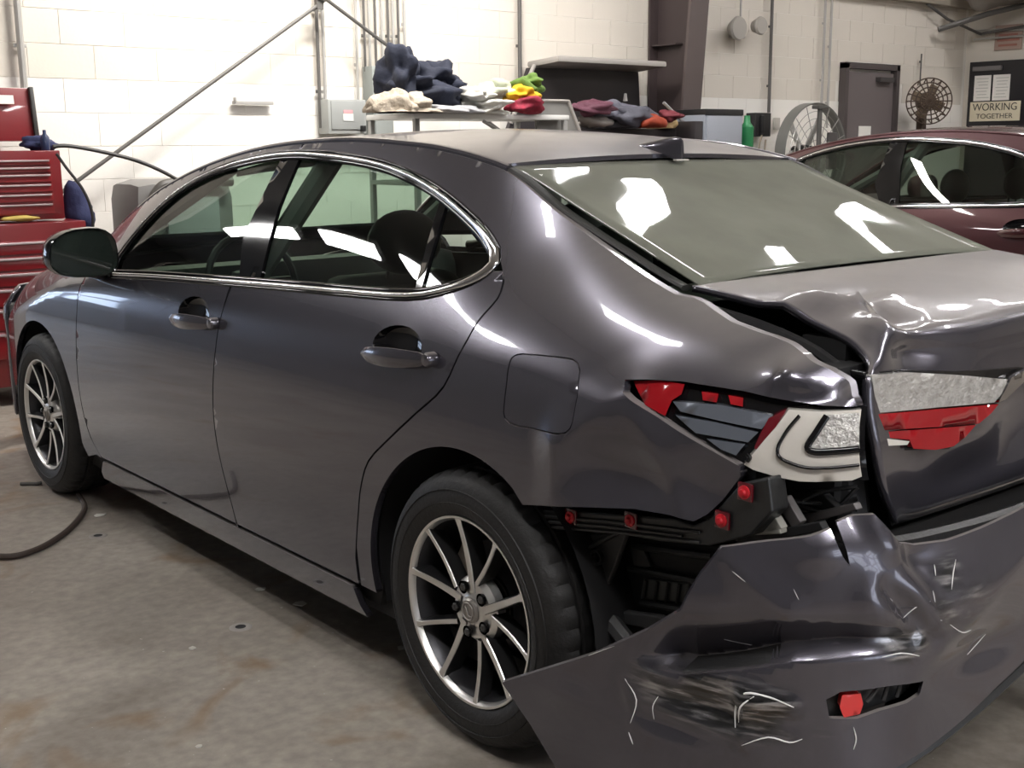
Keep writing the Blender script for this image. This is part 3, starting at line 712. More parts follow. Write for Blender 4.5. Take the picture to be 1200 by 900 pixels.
def build_car(root, PM, grey):
    dmg = grey
    gl = GLASS if grey else WGLASS
    # undamaged quarter for other sides
    qb = [(y, float(ZT(y))-.006) for y in np.linspace(2.48, -.98, 110)]+[(-1.0, .93), (-1.02, .75), (-1.0, .55), (-.98, .35), (-.9, .26), (-.45, .26)]+arc(.015, 194, -11, 40)+[(CUT[-1][0]-.008, .262)]+CUT[::-1][1:]+upper+[(2.46, .995)]
    if area(qb) < 0: qb = qb[::-1]
    for mir in (False, True):
        sx = -1 if not mir else 1
        st = .022 if (not mir) else .045
        fd = poly_surf('front_door', front_door, PM, root, step=st, mirror=mir, damage=False, holes=(cup_ring(HANDLES[1]),))
        rd = poly_surf('rear_door', rear_door, PM, root, step=st, mirror=mir, damage=False, holes=(cup_ring(HANDLES[0]),))
        handle_parts(root, rd, HANDLES[0], PM, mir); handle_parts(root, fd, HANDLES[1], PM, mir)
        fe = poly_surf('front_fender', fender, PM, root, step=st, mirror=mir, damage=False)
        if dmg and not mir:
            q = poly_surf('quarter_panel', quarter, PM, root, step=.0125, damage=True, holes=(inset(FUEL, -.003),))
            q['label'] = 'dented grey quarter panel crumpled around the tail light'
        else: q = poly_surf('quarter_panel', qb, PM, root, step=.04, mirror=mir, damage=False)
        if not mir and grey: poly_surf('fuel_door', FUEL, PM, q, step=.02, ins=.0, off=-.001)
        # sill
        sill = [(2.235, .254), (.505, .254), (.49, .20), (.47, .165), (2.30, .165), (2.29, .20)]
        poly_surf('rocker_panel', sill, PM, root, step=st, mirror=mir, damage=False, off=.004)
        # glass, black pillar, chrome
        bp0 = PXL((329, 184), (350, 184), (325, 243), (303, 328), (279, 327), (283, 280)) if not mir else bp0
        qd = PXL((514, 236), (521, 240), (491, 344), (483, 346)) if not mir else qd
        P_, F_ = region(DLO, .03 if not mir else .06)
        yy = P_[:, 0]
        shell('side_glass', P_, F_, lambda y, z: side(y, z, -.012, False), .004, gl, root, mir)
        poly_surf('b_pillar_cover', bp0, BLK, root, off=-.004, th=.012, step=.03, ins=0, mirror=mir, damage=False)
        poly_surf('window_divider', qd, BLK, root, off=-.004, th=.012, step=.03, ins=0, mirror=mir, damage=False)
        fr_ = resample(inset(DLO, .004), .03); fr3 = [side(a, b, -.002, False) for a, b in fr_]; fn = [snorm(a, b, False) for a, b in fr_]
        ribbon('window_seal', fr3, fn, .014, .004, BLK, root, True, mir)
        gp_ = resample(inset(DLO, -.0165), .03); ribbon('door_gap_seal', [side(a, b, .0, False) for a, b in gp_], [snorm(a, b, False) for a, b in gp_], .009, .0035, BLK, root, True, mir)
        cp = resample(inset(DLO, -.006), .025); c3 = [side(a, b, .002, False) for a, b in cp]; cn = [snorm(a, b, False) for a, b in cp]
        tp = DLO_LO[-1]; cw = [.013+.017*math.exp(-((a-tp[0])**2+(b-tp[1])**2)/.008) for a, b in cp]
        ch = ribbon('chrome_window_trim', c3, cn, cw, .007, CHROME, root, True, mir); ch['label'] = 'bright chrome strip around the side windows'
        # dark gap above the chrome
        # inner shell behind the panels
        inner = [(3.3, .70), (3.3, .80), (2.5, .92), (2.2, .93), (1.2, .965), (.3, 1.0), (.06, 1.05), (.0, 1.12), (-.15, 1.12), (-.40, 1.03), (-.60, .98), (-.72, .9)]+([(-.72, .76), (-.22, .66)]+arc(.015, 118, -8, 24, .40) if (grey and not mir) else [(-.72, .30), (-.42, .30)]+arc(.015, 188, -8, 24, .40))+[(.45, .20), (2.36, .20)]+arc(AX, 192, -8, 24, .40)+[(3.3, .3)]
        if area(inner) < 0: inner = inner[::-1]
        P_, F_ = region(inner[::-1] if area(inner) < 0 else inner, .10)
        shell('inner_shell', P_, F_, lambda y, z: side(y, z, -.035, False), .03, DARK, root, mir)
        # pillars seen through the glass
        for a, b in (((1.22, .98), (1.05, 1.38)), ((2.44, 1.02), (1.72, 1.34)), ((-.05, 1.10), (.35, 1.32))):
            p0 = side(a[0], a[1], -.07, False); p1 = side(b[0], b[1], -.06, False); fl = np.array([-1 if mir else 1, 1, 1])
            MB().tube([p0*fl, p1*fl], .035, 8).build('inner_pillar', TRIM, root)
        # wheel wells
        for yc in (.015, AX):
            b = MB(); x0, x1 = sx*.86, sx*.52; V = []; F = []
            n = 26
            for i in range(n+1):
                a = R(-15+210*i/n); V += [(x0, yc+.40*math.cos(a), .335+.40*math.sin(a)), (x1, yc+.40*math.cos(a), .335+.40*math.sin(a)), (x1, yc, .335)]
            for i in range(n): F += [(3*i, 3*i+1, 3*i+4, 3*i+3), (3*i+1, 3*i+2, 3*i+4)]
            mesh('wheel_well', V, F, DARK, root)
        # mirror
        mo = np.array([-1 if mir else 1, 1, 1])
        mc = at(95, 296, y=2.0); V = []; F = []; n = 22
        def msec(t, s_): # outline of the housing as seen from behind
            c_, s2 = math.cos(t), math.sin(t); return (.118*np.sign(c_)*abs(c_)**.75*(1-.10*s2), .083*np.sign(s2)*abs(s2)**.7*(1+.12*c_))
        for (yy_, sc_) in ((-.028, .97), (-.03, 1.0), (.0, 1.03), (.05, .98), (.09, .80), (.115, .5), (.125, .12)):
            for k in range(n):
                a, b2 = msec(2*PI*k/n, 1); V.append(np.array([mc[0]+a*sc_, mc[1]+yy_-.25*a*0, mc[2]+b2*sc_+.0])*mo)
        for i in range(6):
            for k in range(n): F.append((i*n+k, i*n+(k+1) % n, (i+1)*n+(k+1) % n, (i+1)*n+k))
        F.append(tuple(6*n+k for k in range(n)))
        mr = MB().add(V, F).build('door_mirror', BLK if grey else PM, root)
        V = []
        for (yy_, sc_) in ((-.026, .97), (-.012, .90)):
            for k in range(n): a, b2 = msec(2*PI*k/n, 1); V.append(np.array([mc[0]+a*sc_, mc[1]+yy_, mc[2]+b2*sc_])*mo)
        F = [(k, (k+1) % n, n+(k+1) % n, n+k) for k in range(n)]+[tuple(n+k for k in range(n))]
        g_ = MB().add(V, F).build('mirror_glass', mat('mirror_glass_dark', (.03, .04, .035), .04, 1), mr); g_.data.materials[0] = mat('mirror_dark', (.02, .028, .024), .06, 0, 1)
        b0 = side(2.22, .955, -.01, False)*mo
        MB().tube([b0, (mc*mo+np.array([0, .03, -.075])+(b0-mc*mo)*np.array([.35, .2, 0])), mc*mo+np.array([0, .05, -.06])], [.045, .034, .03], 12, flat=.6).build('mirror_stalk', BLK, mr)
        # wheels
        if grey or not mir:
            for yc, spn in ((0.0, 0), (AX, 14)): make_wheel(root, (sx*.905, yc, .335), spn, mir)
    # roof, glass and front
    top_panel('roof', .245, 1.755, PM, root, marg=.010, curve0=-.02, curve1=.06)
    for s_ in (-1, 1):
        pts = [(s_*float(XT(y)-.006), y, float(ZT(y))-.0055) for y in np.linspace(.22, 2.50, 60)]
        MB().tube(pts, .0115, 10).build('roof_ditch_moulding', PM, root)
    top_panel('windshield', 1.79, 2.50, gl, root, marg=.03, th=.005, off=-.004, curve0=.06, curve1=.10)
    top_panel('hood', 2.60, 3.58, PM, root, marg=.010, curve0=.06, curve1=.12)
    top_panel('cowl', 2.47, 2.64, PLAS, root, marg=.03, off=-.012, ny=4, curve0=.08, curve1=.08)
    # front fascia
    ff = []
    for z, dy in ((.79, 0), (.70, .05), (.55, .10), (.40, .12), (.28, .08), (.20, .02)):
        row = []
        for t in np.linspace(-1, 1, 15):
            an = t*PI/2; row.append((.795*math.sin(an)*(1 if z < .75 else .92), 3.53+(.30+dy)*max(0, math.cos(an))**.75*(1 if z < .75 else .72), z))
        ff.append(row)
    V, F = grid_patch(ff, 2); fb = solidify(mesh('front_bumper', V, F, PM, root), .01)
    MB().box((0, 3.90, .52), (.7, .06, .30), bev=.03).build('grille', BLK, fb)
    for s_ in (-1, 1): MB().box((s_*.66, 3.56, .66), (.22, .22, .11), (0, 0, -s_*.55), .04).build('headlamp', WLENS, root)
    # cabin
    MB().box((0, 1.3, .20), (1.66, 3.0, .06)).build('floor_pan', DARK, root, False)
    MB().box((0, 3.0, .42), (1.0, .9, .4)).build('engine_block', DARK, root, False)
    MB().box((0, -.45, .28), (1.0, .8, .10)).build('trunk_floor', DARK, root, False)
    MB().box((0, 2.32, .82), (1.45, .42, .26), (R(-8), 0, 0), .08).build('dashboard', SEAT, root)
    top_panel('headliner', .30, 1.72, BEIGE, root, marg=.07, th=.02, off=-.045, ny=12, nx=10)
    for x_ in (-.37, .37): make_seat(root, x_, 1.38, SEAT)
    make_seat(root, 0, .42, SEAT, 1.25, True)
    sw = MB(); sw.tube([(.37*0-.37+.18*math.cos(t), 1.98+.05*math.sin(t), .90+.18*math.sin(t)) for t in np.linspace(0, 2*PI, 25)], .014, 8); sw.box((-.37, 2.0, .90), (.14, .06, .10), bev=.02); sw.box((-.37, 2.0, .90), (.34, .02, .03))
    sw.build('steering_wheel', SEAT, root)
    quad3('parcel_shelf', (-.58, -.36, 1.06), (.58, -.36, 1.06), (.56, .12, 1.02), (-.56, .12, 1.02), TRIM, root)

car = empty('sedan', (0, 0, 0), 0, 'dark grey sedan with smashed rear corner and bumper hanging loose, in the foreground', 'car')
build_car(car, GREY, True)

# ================================================================== REAR OF THE GREY SALOON
def rear_glass(root, gl, off=0):
    rows = []
    for t in np.linspace(0, 1, 7):
        row = []
        for s_ in np.linspace(-1, 1, 7):
            y = .232-.630*t; xt = float(XT(y))-.028
            edge = .88*(float(ZT(.232))*(1-t)+float(ZT(-.398))*t)+.12*float(ZT(y)); y2 = y-.012*(1-s_*s_)*(1-t)-.03*(abs(s_)**6)*t*1.0
            row.append((s_*xt, y2, edge+.008*(1-s_*s_)-.005))
        rows.append(row)
    V, F = grid_patch(rows, 3); g = solidify(mesh('rear_glass', V, F[::-1] if 0 else F, gl, root), .004, -1)
    for s_ in (-1, 1):
        MB().tube([(s_*(float(XT(y))-.014), y, float(ZT(y))-.007) for y in np.linspace(.24, -.40, 20)], .0145, 8, flat=.5).build('glass_moulding', mat('matt_black_trim', (.03, .03, .028), .6), root)
    MB().tube([(x, -.407-.02*abs(x/.6)**6, 1.099) for x in np.linspace(-.6, .6, 16)], .007, 6).build('glass_lower_seal', BLK, root)
    return g
rg = rear_glass(car, RGLASS); rg['label'] = 'dusty sloping rear window glass'
_q = None
for _x in np.linspace(-.58, -.2, 200):
    _p = at(652, 207, x=_x)
    if _q is None and _p[2] < .88*(float(ZT(.232))*(1-(.232-_p[1])/.63)+float(ZT(-.398))*(.232-_p[1])/.63)+.12*float(ZT(_p[1]))+.008*(1-(_x/.56)**2)-.004: _q = _p
text('grease_marks', 'noos', tuple(_q+np.array([0, 0, .003])), (R(22), 0, R(0)), .055, mat('white_marker', (.8, .8, .76), .6), rg, .0008)
# third brake lamp and radio antenna fin
ac = at(781, 178, x=0); V = []; F = []; nn = 14
prof_ = [(-.105, .002, .010), (-.085, .012, .016), (-.05, .024, .021), (-.01, .040, .022), (.03, .056, .018), (.052, .062, .010), (.060, .058, .006), (.058, .0, .010)]
for (yy, hh, ww) in prof_:
    for k in range(nn):
        t = PI*k/(nn-1); V.append((ac[0]+ww*math.cos(t)*(1-.0), ac[1]-yy, float(top(np.float64(0), np.float64(ac[1]-yy))[2])-.002+hh*abs(math.sin(t))**.8))
for i in range(len(prof_)-1):
    for k in range(nn-1): F.append((i*nn+k, i*nn+k+1, (i+1)*nn+k+1, (i+1)*nn+k))
MB().add(V, F).build('antenna_fin', GREY, car)
MB().box((ac[0], ac[1]-.055, float(top(np.float64(0), np.float64(ac[1]-.055))[2])+.001), (.05, .012, .004)).build('antenna_gasket', mat('pale_gasket', (.6, .58, .52), .7), car)

# ---- boot lid, knocked sideways and folded at its left corner
def lid_disp(P, pts):
    P = P.copy()
    for c, r3, d_ in pts:
        k = np.exp(-np.sum(((P-np.array(c))/np.array(r3))**2, 1)); P += k[:, None]*np.array(d_)
    return P
def fold(P, a, b, wd, d_, only=None):
    a = np.array(a); b = np.array(b); ab = b-a; t = np.clip(((P[:, :2]-a[:2])@ab[:2])/(ab[:2]@ab[:2]), 0, 1)
    ds = np.hypot(*(P[:, :2]-a[:2]-t[:, None]*ab[:2]).T); return P+(np.maximum(0, 1-ds/wd)**1.2)[:, None]*np.array(d_)*(P[:, 2:3] > .98)
def make_lid(root, PM, dmg, left=None):
    xs_ = [-.58, -.50, -.40, -.28, -.12, .1, .3, .45, .58]
    rowsp = [(-.414, 1.104), (-.50, 1.096), (-.60, 1.084), (-.70, 1.070), (-.79, 1.057), (-.838, 1.046), (-.858, 1.022), (-.862, .985), (-.868, .92), (-.880, .84), (-.890, .76), (-.888, .70), (-.865, .672)]
    G_ = []
    lf = [(-.618, -.418, 1.103), (-.612, -.50, 1.094), (-.60, -.59, 1.078), (-.585, -.70, 1.050), (-.578, -.765, 1.028), (-.585, -.81, 1.008), (-.600, -.838, .992), (-.625, -.850, .970), (-.632, -.858, .92), (-.628, -.875, .85), (-.605, -.880, .77), (-.560, -.880, .70), (-.52, -.862, .675)]
    for i, (y, z) in enumerate(rowsp):
        row = [lf[i] if dmg else (-lf[i][0]*-1, y, z)]
        for x in xs_[1:]:
            yy = y+(.03*abs(x/.6)**3 if i > 4 else 0)-(.02*abs(x/.6)**6 if i == 0 else 0); zz = z-(.018*abs(x/.6)**3 if 2 < i < 7 else 0)
            row.append((x if x < .58 else .60, yy, zz))
        G_.append(row)
    V, F = grid_patch(G_, 5)
    if dmg:
        V = lid_disp(V, [((-.50, -.66, 1.07), (.07, .07, .2), (0, 0, .020)), ((-.42, -.76, 1.05), (.05, .06, .2), (0, 0, -.022)), ((-.52, -.80, 1.03), (.04, .05, .2), (0, .0, .012)),
                         ((-.45, -.86, 1.0), (.09, .1, .03), (0, .03, .004)), ((-.25, -.80, 1.05), (.14, .05, .1), (0, 0, -.008)), ((-.3, -.88, .74), (.15, .1, .05), (0, .02, 0)), ((-.52, -.6, 1.08), (.05, .1, .1), (0, 0, .008)),
                         ((-.35, -.62, 1.08), (.08, .05, .1), (0, 0, -.010)), ((-.12, -.88, .80), (.10, .1, .07), (0, .018, 0))])
        V = fold(V, (-.62, -.62), (-.44, -.70), .05, (0, 0, .014)); V = fold(V, (-.44, -.70), (-.55, -.84), .035, (0, 0, .014)); V = fold(V, (-.44, -.70), (-.25, -.66), .05, (0, 0, .010))
    o = solidify(mesh('boot_lid', V, F, PM, root), .014); return o
lid = make_lid(car, GREY, True); lid['label'] = 'crumpled boot lid folded at its left corner'

# lamps are built on a surface: a 2D outline, a mapping to 3D and a thickness
def slab(name, px, fmap, solver, mt, parent, th=.012, step=.02, ins=0, smooth=True):
    P2 = [solver(*p) for p in px]
    P_, F_ = region(inset(P2, ins) if ins else P2, step)
    V = fmap(P_[:, 0], P_[:, 1])
    return shell(name, P_, F_, fmap, th, mt, parent)
# lamp in the quarter panel
def sm(off): return lambda y, z: side(y, z, off, False)
def lamp_slab(name, px, off, mt, parent, th=.012, ins=0): return slab(name, px, sm(off), sp, mt, parent, (th*.8, th*.7, 0), .02, ins)
LH = [(736, 446), (760, 445), (800, 448), (860, 459), (915, 470), (1008, 478), (1010, 565), (960, 568), (934, 567), (880, 552), (866, 547), (790, 502), (750, 478)]
tl = lamp_slab('tail_lamp', LH, -.022, BLK, car, .03); tl['label'] = 'broken left tail lamp in the quarter panel'
CR2 = lambda pts: [(700+x*.28333, 420+y*.28333) for x, y in pts]
lamp_slab('red_lens', CR2([(140, 96), (250, 92), (352, 108), (340, 150), (300, 175), (272, 240), (190, 195)]), -.006, REDL, tl)
lamp_slab('red_lens', CR2([(420, 140), (490, 150), (482, 185), (424, 175)]), -.008, REDL, tl)
lamp_slab('red_lens', CR2([(530, 155), (592, 166), (590, 202), (540, 192)]), -.008, REDL, tl)
lamp_slab('red_lens', CR2([(700, 250), (775, 212), (730, 285), (655, 385), (640, 372)]), -.006, REDD, tl)
for s_ in ([(300, 180), (500, 195), (715, 238), (668, 296), (500, 262), (332, 222)], [(312, 238), (480, 268), (655, 308), (612, 350), (500, 330), (395, 312)], [(440, 335), (600, 358), (562, 405), (500, 380)]):
    lamp_slab('reflector_slat', CR2(s_), -.008, SMOKE, tl, .02)
ws = lamp_slab('clear_lens', CR2([(788, 213), (930, 222), (1088, 212), (1090, 490), (1050, 506), (900, 512), (830, 510), (740, 492), (640, 462), (602, 440), (660, 372), (735, 285)]), -.003, WLENS2, tl, .02)
ws['label'] = 'cream white reversing section of the tail lamp'
lamp_slab('textured_reflector', CR2([(955, 235), (1088, 225), (1088, 372), (905, 382), (880, 370)]), .002, WLENS, ws, .004)
def lamp_line(px, w_, off=.004):
    q = [sp(*p) for p in px]; q = [tuple(p) for p in catmull(q, 4)]; P3_ = [side(a, b, off-.002, False) for a, b in q]; N3 = [snorm(a, b, False) for a, b in q]
    return ribbon('black_outline', P3_, N3, w_, .004, BLK, ws, False)
lamp_line(CR2([(838, 236), (785, 300), (748, 372), (765, 415), (860, 450), (960, 452), (1086, 440)]), .006)
lamp_line(CR2([(952, 238), (905, 310), (872, 366), (905, 386), (1000, 382), (1086, 374)]), .013)
lamp_line(CR2([(620, 395), (632, 410), (622, 425)]), .008)
# lamp on the boot lid
def lidf(off): return lambda x, z: np.stack([x, -.868-.12*(.93-z)*(z < .93)*1.0+.03*np.abs(x/.6)**3-off, z+0*x], -1)
def ls(u, v):
    f = lidf(.02); q = np.array([-.4, .9])
    for _ in range(12):
        P0 = proj(f(q[0], q[1])); h = 1e-4; J = np.stack([(proj(f(q[0]+h, q[1]))-P0)/h, (proj(f(q[0], q[1]+h))-P0)/h], 1); q = q+np.linalg.solve(J, np.array([u, v])-P0)
    return tuple(q)
CL = lambda pts: [(780+x*.35, 270+y*.35) for x, y in pts]
def lid_slab(name, px, off, mt, parent, th=.014, ins=0): return slab(name, CL(px), lidf(off), ls, mt, parent, (0, th, 0), .02, ins)
ll = lid_slab('lid_lamp', [(676, 478), (800, 470), (1000, 475), (1205, 460), (1230, 470), (1140, 560), (1010, 690), (960, 735), (830, 738), (715, 745), (700, 690), (690, 560)], .012, BLK, lid, .03)
lid_slab('clear_lens', [(684, 484), (800, 474), (960, 482), (1140, 498), (1120, 545), (1095, 575), (900, 592), (702, 610), (695, 560)], .024, WLENS, ll)
lid_slab('chrome_edge', [(1150, 490), (1205, 462), (1228, 470), (1130, 565), (1105, 575), (1130, 530)], .026, CHROME, ll)
lid_slab('red_lens', [(702, 614), (900, 597), (1106, 580), (1080, 612), (1040, 645), (705, 668)], .026, REDL, ll)
lid_slab('red_lens', [(708, 674), (1035, 650), (1000, 690), (960, 722), (900, 734), (825, 730), (812, 700), (712, 690)], .023, REDL, ll)
lid_slab('white_strip', [(715, 694), (808, 704), (800, 716), (720, 720)], .026, WLENS2, ll, .006)

# ---- what the missing bumper laid bare: black structure, bracket, vent, clips
gap = MB(); gap.box((0, -.72, .78), (1.15, .10, .50)); gap.box((-.60, -.70, .86), (.10, .22, .26)); gap.box((.60, -.70, .86), (.10, .22, .26)); gap.box((0, -.60, .45), (1.34, .5, .40))
gap.build('rear_body_panel', DARK, car, False)
MB().tube([(-.60, -.40, 1.03), (-.60, -.60, .99), (-.59, -.76, .93), (-.59, -.80, .70)], .045, 8).build('boot_gutter', DARK, car)
for pts, r_ in (([(-.615, -.40, 1.07), (-.61, -.60, 1.04), (-.60, -.74, .995), (-.60, -.80, .93), (-.60, -.80, .72)], .013),):
    MB().tube(catmull(pts, 5), r_, 8).build('boot_seal', PLAS, car)
MB().tube([(-.575, -.45, 1.05), (-.57, -.62, 1.03)], .006, 6).box((-.575, -.52, 1.035), (.03, .05, .02), bev=.004).build('hinge_link', mat('dull_steel', (.14, .13, .13), .5, .6), car)
def xp(u, v, x): return tuple(at(u, v, x=x))
def prism_px(px, x, th, name, mt, parent, bev=0):
    P = [at(u, v, x=x)[1:] for u, v in px]; mb = MB(); mb.prism([tuple(p) for p in P], x, x+th, 'x'); o = mb.build(name, mt, parent, False)
    if bev: md = o.modifiers.new('b', 'BEVEL'); md.width = bev; md.segments = 2
    return o
BRK = mat('bracket_black', (.016, .017, .018), .38, bump=.2, bscale=30); PLG = mat('dusty_black_plastic', (.035, .035, .036), .5, var=.3, vscale=20)
br = prism_px([(604, 596), (700, 601), (790, 608), (812, 616), (830, 608), (868, 566), (900, 560), (905, 600), (880, 628), (830, 640), (770, 634), (700, 622), (640, 622), (612, 612)], -.835, .05, 'bumper_bracket', BRK, car, .004)
for a, b in (((612, 603), (820, 624)), ((618, 610), (800, 628)), ((640, 617), (820, 636))):
    MB().tube([xp(*a, -.838), xp((a[0]+b[0])/2, (a[1]+b[1])/2-2, -.840), xp(*b, -.838)], .0035, 6).build('bracket_rib', PLG, br)
for u, v in ((668, 606), (738, 610), (845, 610), (872, 577)):
    c = xp(u, v, -.845)
    MB().lathe([(0, -.010), (.006, -.009), (.0075, -.004), (.013, -.002), (.013, .006)], 16, 'x', c).build('red_clip', CLIPR, br)
    MB().box((c[0]+.004, c[1], c[2]), (.006, .034, .034), bev=.004).build('clip_backing', REDD, br)
# lower corner: arch liner edge, vent box with louvres
ln = MB(); ln.tube([xp(*p, -.80) for p in ((612, 618), (650, 660), (690, 700), (720, 735), (740, 760), (760, 800))], .022, 8); ln.build('arch_liner_edge', PLG, car)
lw = prism_px([(612, 612), (660, 640), (705, 700), (735, 760), (735, 860), (640, 860), (630, 760), (640, 690)], -.70, .02, 'arch_liner', DARK, car)
prism_px([(672, 628), (735, 622), (722, 660), (708, 695), (696, 690), (682, 660)], -.80, .015, 'liner_bracket', PLG, car, .004)
MB().tube([xp(*p, -.815) for p in ((735, 618), (700, 636), (686, 645), (688, 665), (700, 690))], .006, 8).lathe([(.012, -.005), (.017, -.006), (.017, .004), (.012, .004)], 18, 'x', xp(700, 653, -.815), close=True).build('bracket_loop', BRK, car)
vb = prism_px([(735, 628), (842, 640), (850, 650), (842, 700), (815, 728), (760, 722), (722, 700), (722, 660)], -.735, .06, 'vent_box', DARK, car, .006)
for r0, r1 in (((742, 640), (835, 652)), ((738, 666), (832, 684)), ((752, 706), (808, 716))):
    MB().tube([xp(*r0, -.75), xp(*r1, -.75)], .008, 8).build('vent_frame', BRK, vb)
prism_px([(754, 678), (806, 684), (802, 706), (750, 702)], -.742, .01, 'vent_flap', mat('vent_grey', (.085, .09, .09), .5), vb, .002)
for k in range(4): MB().tube([xp(757+13*k, 680+1.5*k, -.747), xp(754+13*k, 703+1.2*k, -.747)], .0035, 6).build('vent_louvre', PLG, vb)
prism_px([(738, 642), (752, 640), (762, 664), (744, 668)], -.748, .01, 'vent_tab', PLG, vb, .002)
prism_px([(718, 715), (770, 722), (800, 735), (760, 738), (722, 730)], -.77, .02, 'vent_lip', PLG, vb, .004)
# tangle of metal and loom under the lamp
for i, (px, x, mt_) in enumerate([([(905, 585), (920, 582), (938, 612), (930, 622)], -.76, 'dull_steel'), ([(862, 620), (914, 618), (915, 626), (862, 628)], -.80, 'pale'), ([(896, 612), (908, 606), (916, 620), (900, 624)], -.80, 'pale'),
                                   ([(880, 575), (960, 575), (985, 600), (960, 612), (900, 600)], -.70, 'dark_underbody'), ([(940, 604), (1000, 590), (1004, 598), (945, 614)], -.72, 'dull_steel'), ([(856, 630), (960, 612), (965, 622), (870, 640)], -.77, 'dark_underbody')]):
    prism_px(px, x, .02, 'metal_tab' if mt_ != 'pale' else 'pale_label', MM(mt_) if mt_ != 'pale' else mat('label_grey', (.40, .39, .35), .6), car, .002)
for s_ in range(7):
    q = random.Random(s_); pts = [xp(870+q.uniform(-10, 20), 580+q.uniform(0, 30), -.74), xp(910+q.uniform(-10, 10), 595+q.uniform(-15, 20), -.745), xp(960+q.uniform(-10, 10), 590+q.uniform(-15, 20), -.70), xp(1005, 580+q.uniform(-10, 20), -.66)]
    MB().tube(catmull(pts, 5), .004, 6).build('loose_wire', PLAS, car)
# sill trim under the boot lid
MB().tube(catmull([(-.70, -.86, .70), (-.60, -.885, .655), (-.45, -.90, .64), (-.2, -.92, .635), (.2, -.92, .635), (.6, -.88, .65)], 6), .020, 8).build('boot_sill_trim', PLAS, car)
MB().tube(catmull([(-.72, -.88, .66), (-.58, -.91, .61), (-.40, -.93, .60), (-.1, -.95, .60), (.5, -.92, .60)], 6), .016, 8).build('boot_sill_trim', PLAS, car)
MB().box((0, -.84, .50), (1.3, .10, .12), bev=.02).build('crash_beam', mat('beam_dark', (.05, .05, .05), .5, .5), car)
MB().tube([(.4, -.6, .22), (.4, -1.0, .22)], .035, 16).build('exhaust_tip', STEEL, car)

# ---- the bumper cover, torn loose and hanging to the floor at its front end
BPL = catmull([(-.985, .02), (-.975, -.15), (-.965, -.45), (-.945, -.68), (-.885, -.86), (-.77, -.965), (-.58, -1.02), (-.3, -1.05), (0, -1.055), (.3, -1.05), (.58, -1.01), (.78, -.93), (.89, -.78), (.92, -.55), (.92, -.35)], 12)
_sl = np.concatenate([[0], np.cumsum(np.hypot(*np.diff(BPL, axis=0).T))])
def bplan(s): return np.interp(s, _sl, BPL[:, 0]), np.interp(s, _sl, BPL[:, 1])
BPROF = PW([-.05, .05, .12, .2, .3, .45, .6, .68, .75, .82, .9], [.0, .026, .034, .032, .022, .008, .0, -.018, -.046, -.085, -.13])
def bump_base(s, z, extra=0):
    s = np.asarray(s, float); z = np.asarray(z, float); x, y = bplan(s); x2, y2 = bplan(s+.01); x1, y1 = bplan(s-.01); tx, ty = x2-x1, y2-y1; L = np.hypot(tx, ty)+1e-9; nx, ny = ty/L, -tx/L
    o = BPROF(z)+extra; return np.stack([x-nx*-1*o*1.0 if 0 else x+nx*o*1.0, y+ny*o, z+0*s], -1)
# outward normal check
_t = bump_base(np.float64(.6), np.float64(.4), .1)-bump_base(np.float64(.6), np.float64(.4)); BSG = 1 if _t[0] < 0 else -1
def bump_off(s, z, e): return bump_base(s, z, 0)+(bump_base(s, z, 1)-bump_base(s, z, 0))*BSG*np.asarray(e)[..., None] if True else None
_gs, _gz = np.meshgrid(np.linspace(.02, 2.3, 160), np.linspace(0, .9, 90)); _gp = proj(bump_base(_gs.ravel(), _gz.ravel()))
def bs(u, v):
    k = int(np.argmin(np.sum((_gp-np.array([u, v]))**2, 1))); q = np.array([_gs.ravel()[k], _gz.ravel()[k]]); h = 2e-3
    for _ in range(12):
        P0 = proj(bump_base(*q)); J = np.stack([(proj(bump_base(q[0]+h, q[1]))-P0)/h, (proj(bump_base(q[0], q[1]+h))-P0)/h], 1)
        dq = np.linalg.solve(J.T@J+1*np.eye(2), J.T@(np.array([u, v])-P0)); q = q+np.clip(dq, -.03, .03)
    return tuple(q)
BOUT = [(588, 800), (640, 784), (700, 765), (760, 738), (800, 714), (806, 700), (822, 672), (848, 640), (900, 634), (950, 626), (972, 618), (977, 632), (985, 650), (994, 662), (990, 645), (982, 620), (979, 611), (1000, 603), (1017, 599), (1030, 612), (1050, 635), (1075, 640), (1110, 634), (1150, 618), (1200, 592)]
bo = [bs(*p) for p in BOUT]
s_end, z_end = bo[-1]
bo += [(s_end+.25, z_end+.015), (s_end+.8, z_end+.01), (s_end+1.2, .62), (s_end+1.25, .25)]
bo += [bs(1200, 772)][0:0]
BL = [bs(1200, 775), bs(1165, 808), bs(1130, 842), bs(1085, 878), bs(1040, 905)]
bo += [(s_end+.7, BL[0][1]+.01), (s_end+.25, BL[0][1]+.005)]+BL+[bs(990, 930), bs(900, 960), bs(800, 975), bs(720, 960), bs(655, 905), bs(622, 850)]
zmin = min(p[1] for p in bo)
cu_ = [bs(*p) for p in ((738, 762), (800, 716), (870, 716), (940, 722), (1000, 722), (1050, 728), (1085, 742))]
cl_ = [bs(*p) for p in ((745, 772), (800, 784), (870, 778), (930, 768), (1000, 760), (1050, 752), (1085, 746))]
ZU = lambda s: np.interp(s, [p[0] for p in cu_], [p[1] for p in cu_]); ZL = lambda s: np.interp(s, [p[0] for p in cl_], [p[1] for p in cl_])
s0, s1 = cu_[0][0], cu_[-1][0]
BD_ = []
def bg(u, v, rs, rz, a): s, z = bs(u, v); BD_.append(('g', s, z, rs, rz, a))
def br_(a, b, wd, h): BD_.append(('r', bs(*a), bs(*b), wd, h, 0))
bg(1030, 690, .05, .09, .022); br_((1018, 602), (1088, 735), .045, .020); br_((1035, 690), (1090, 745), .03, -.022)
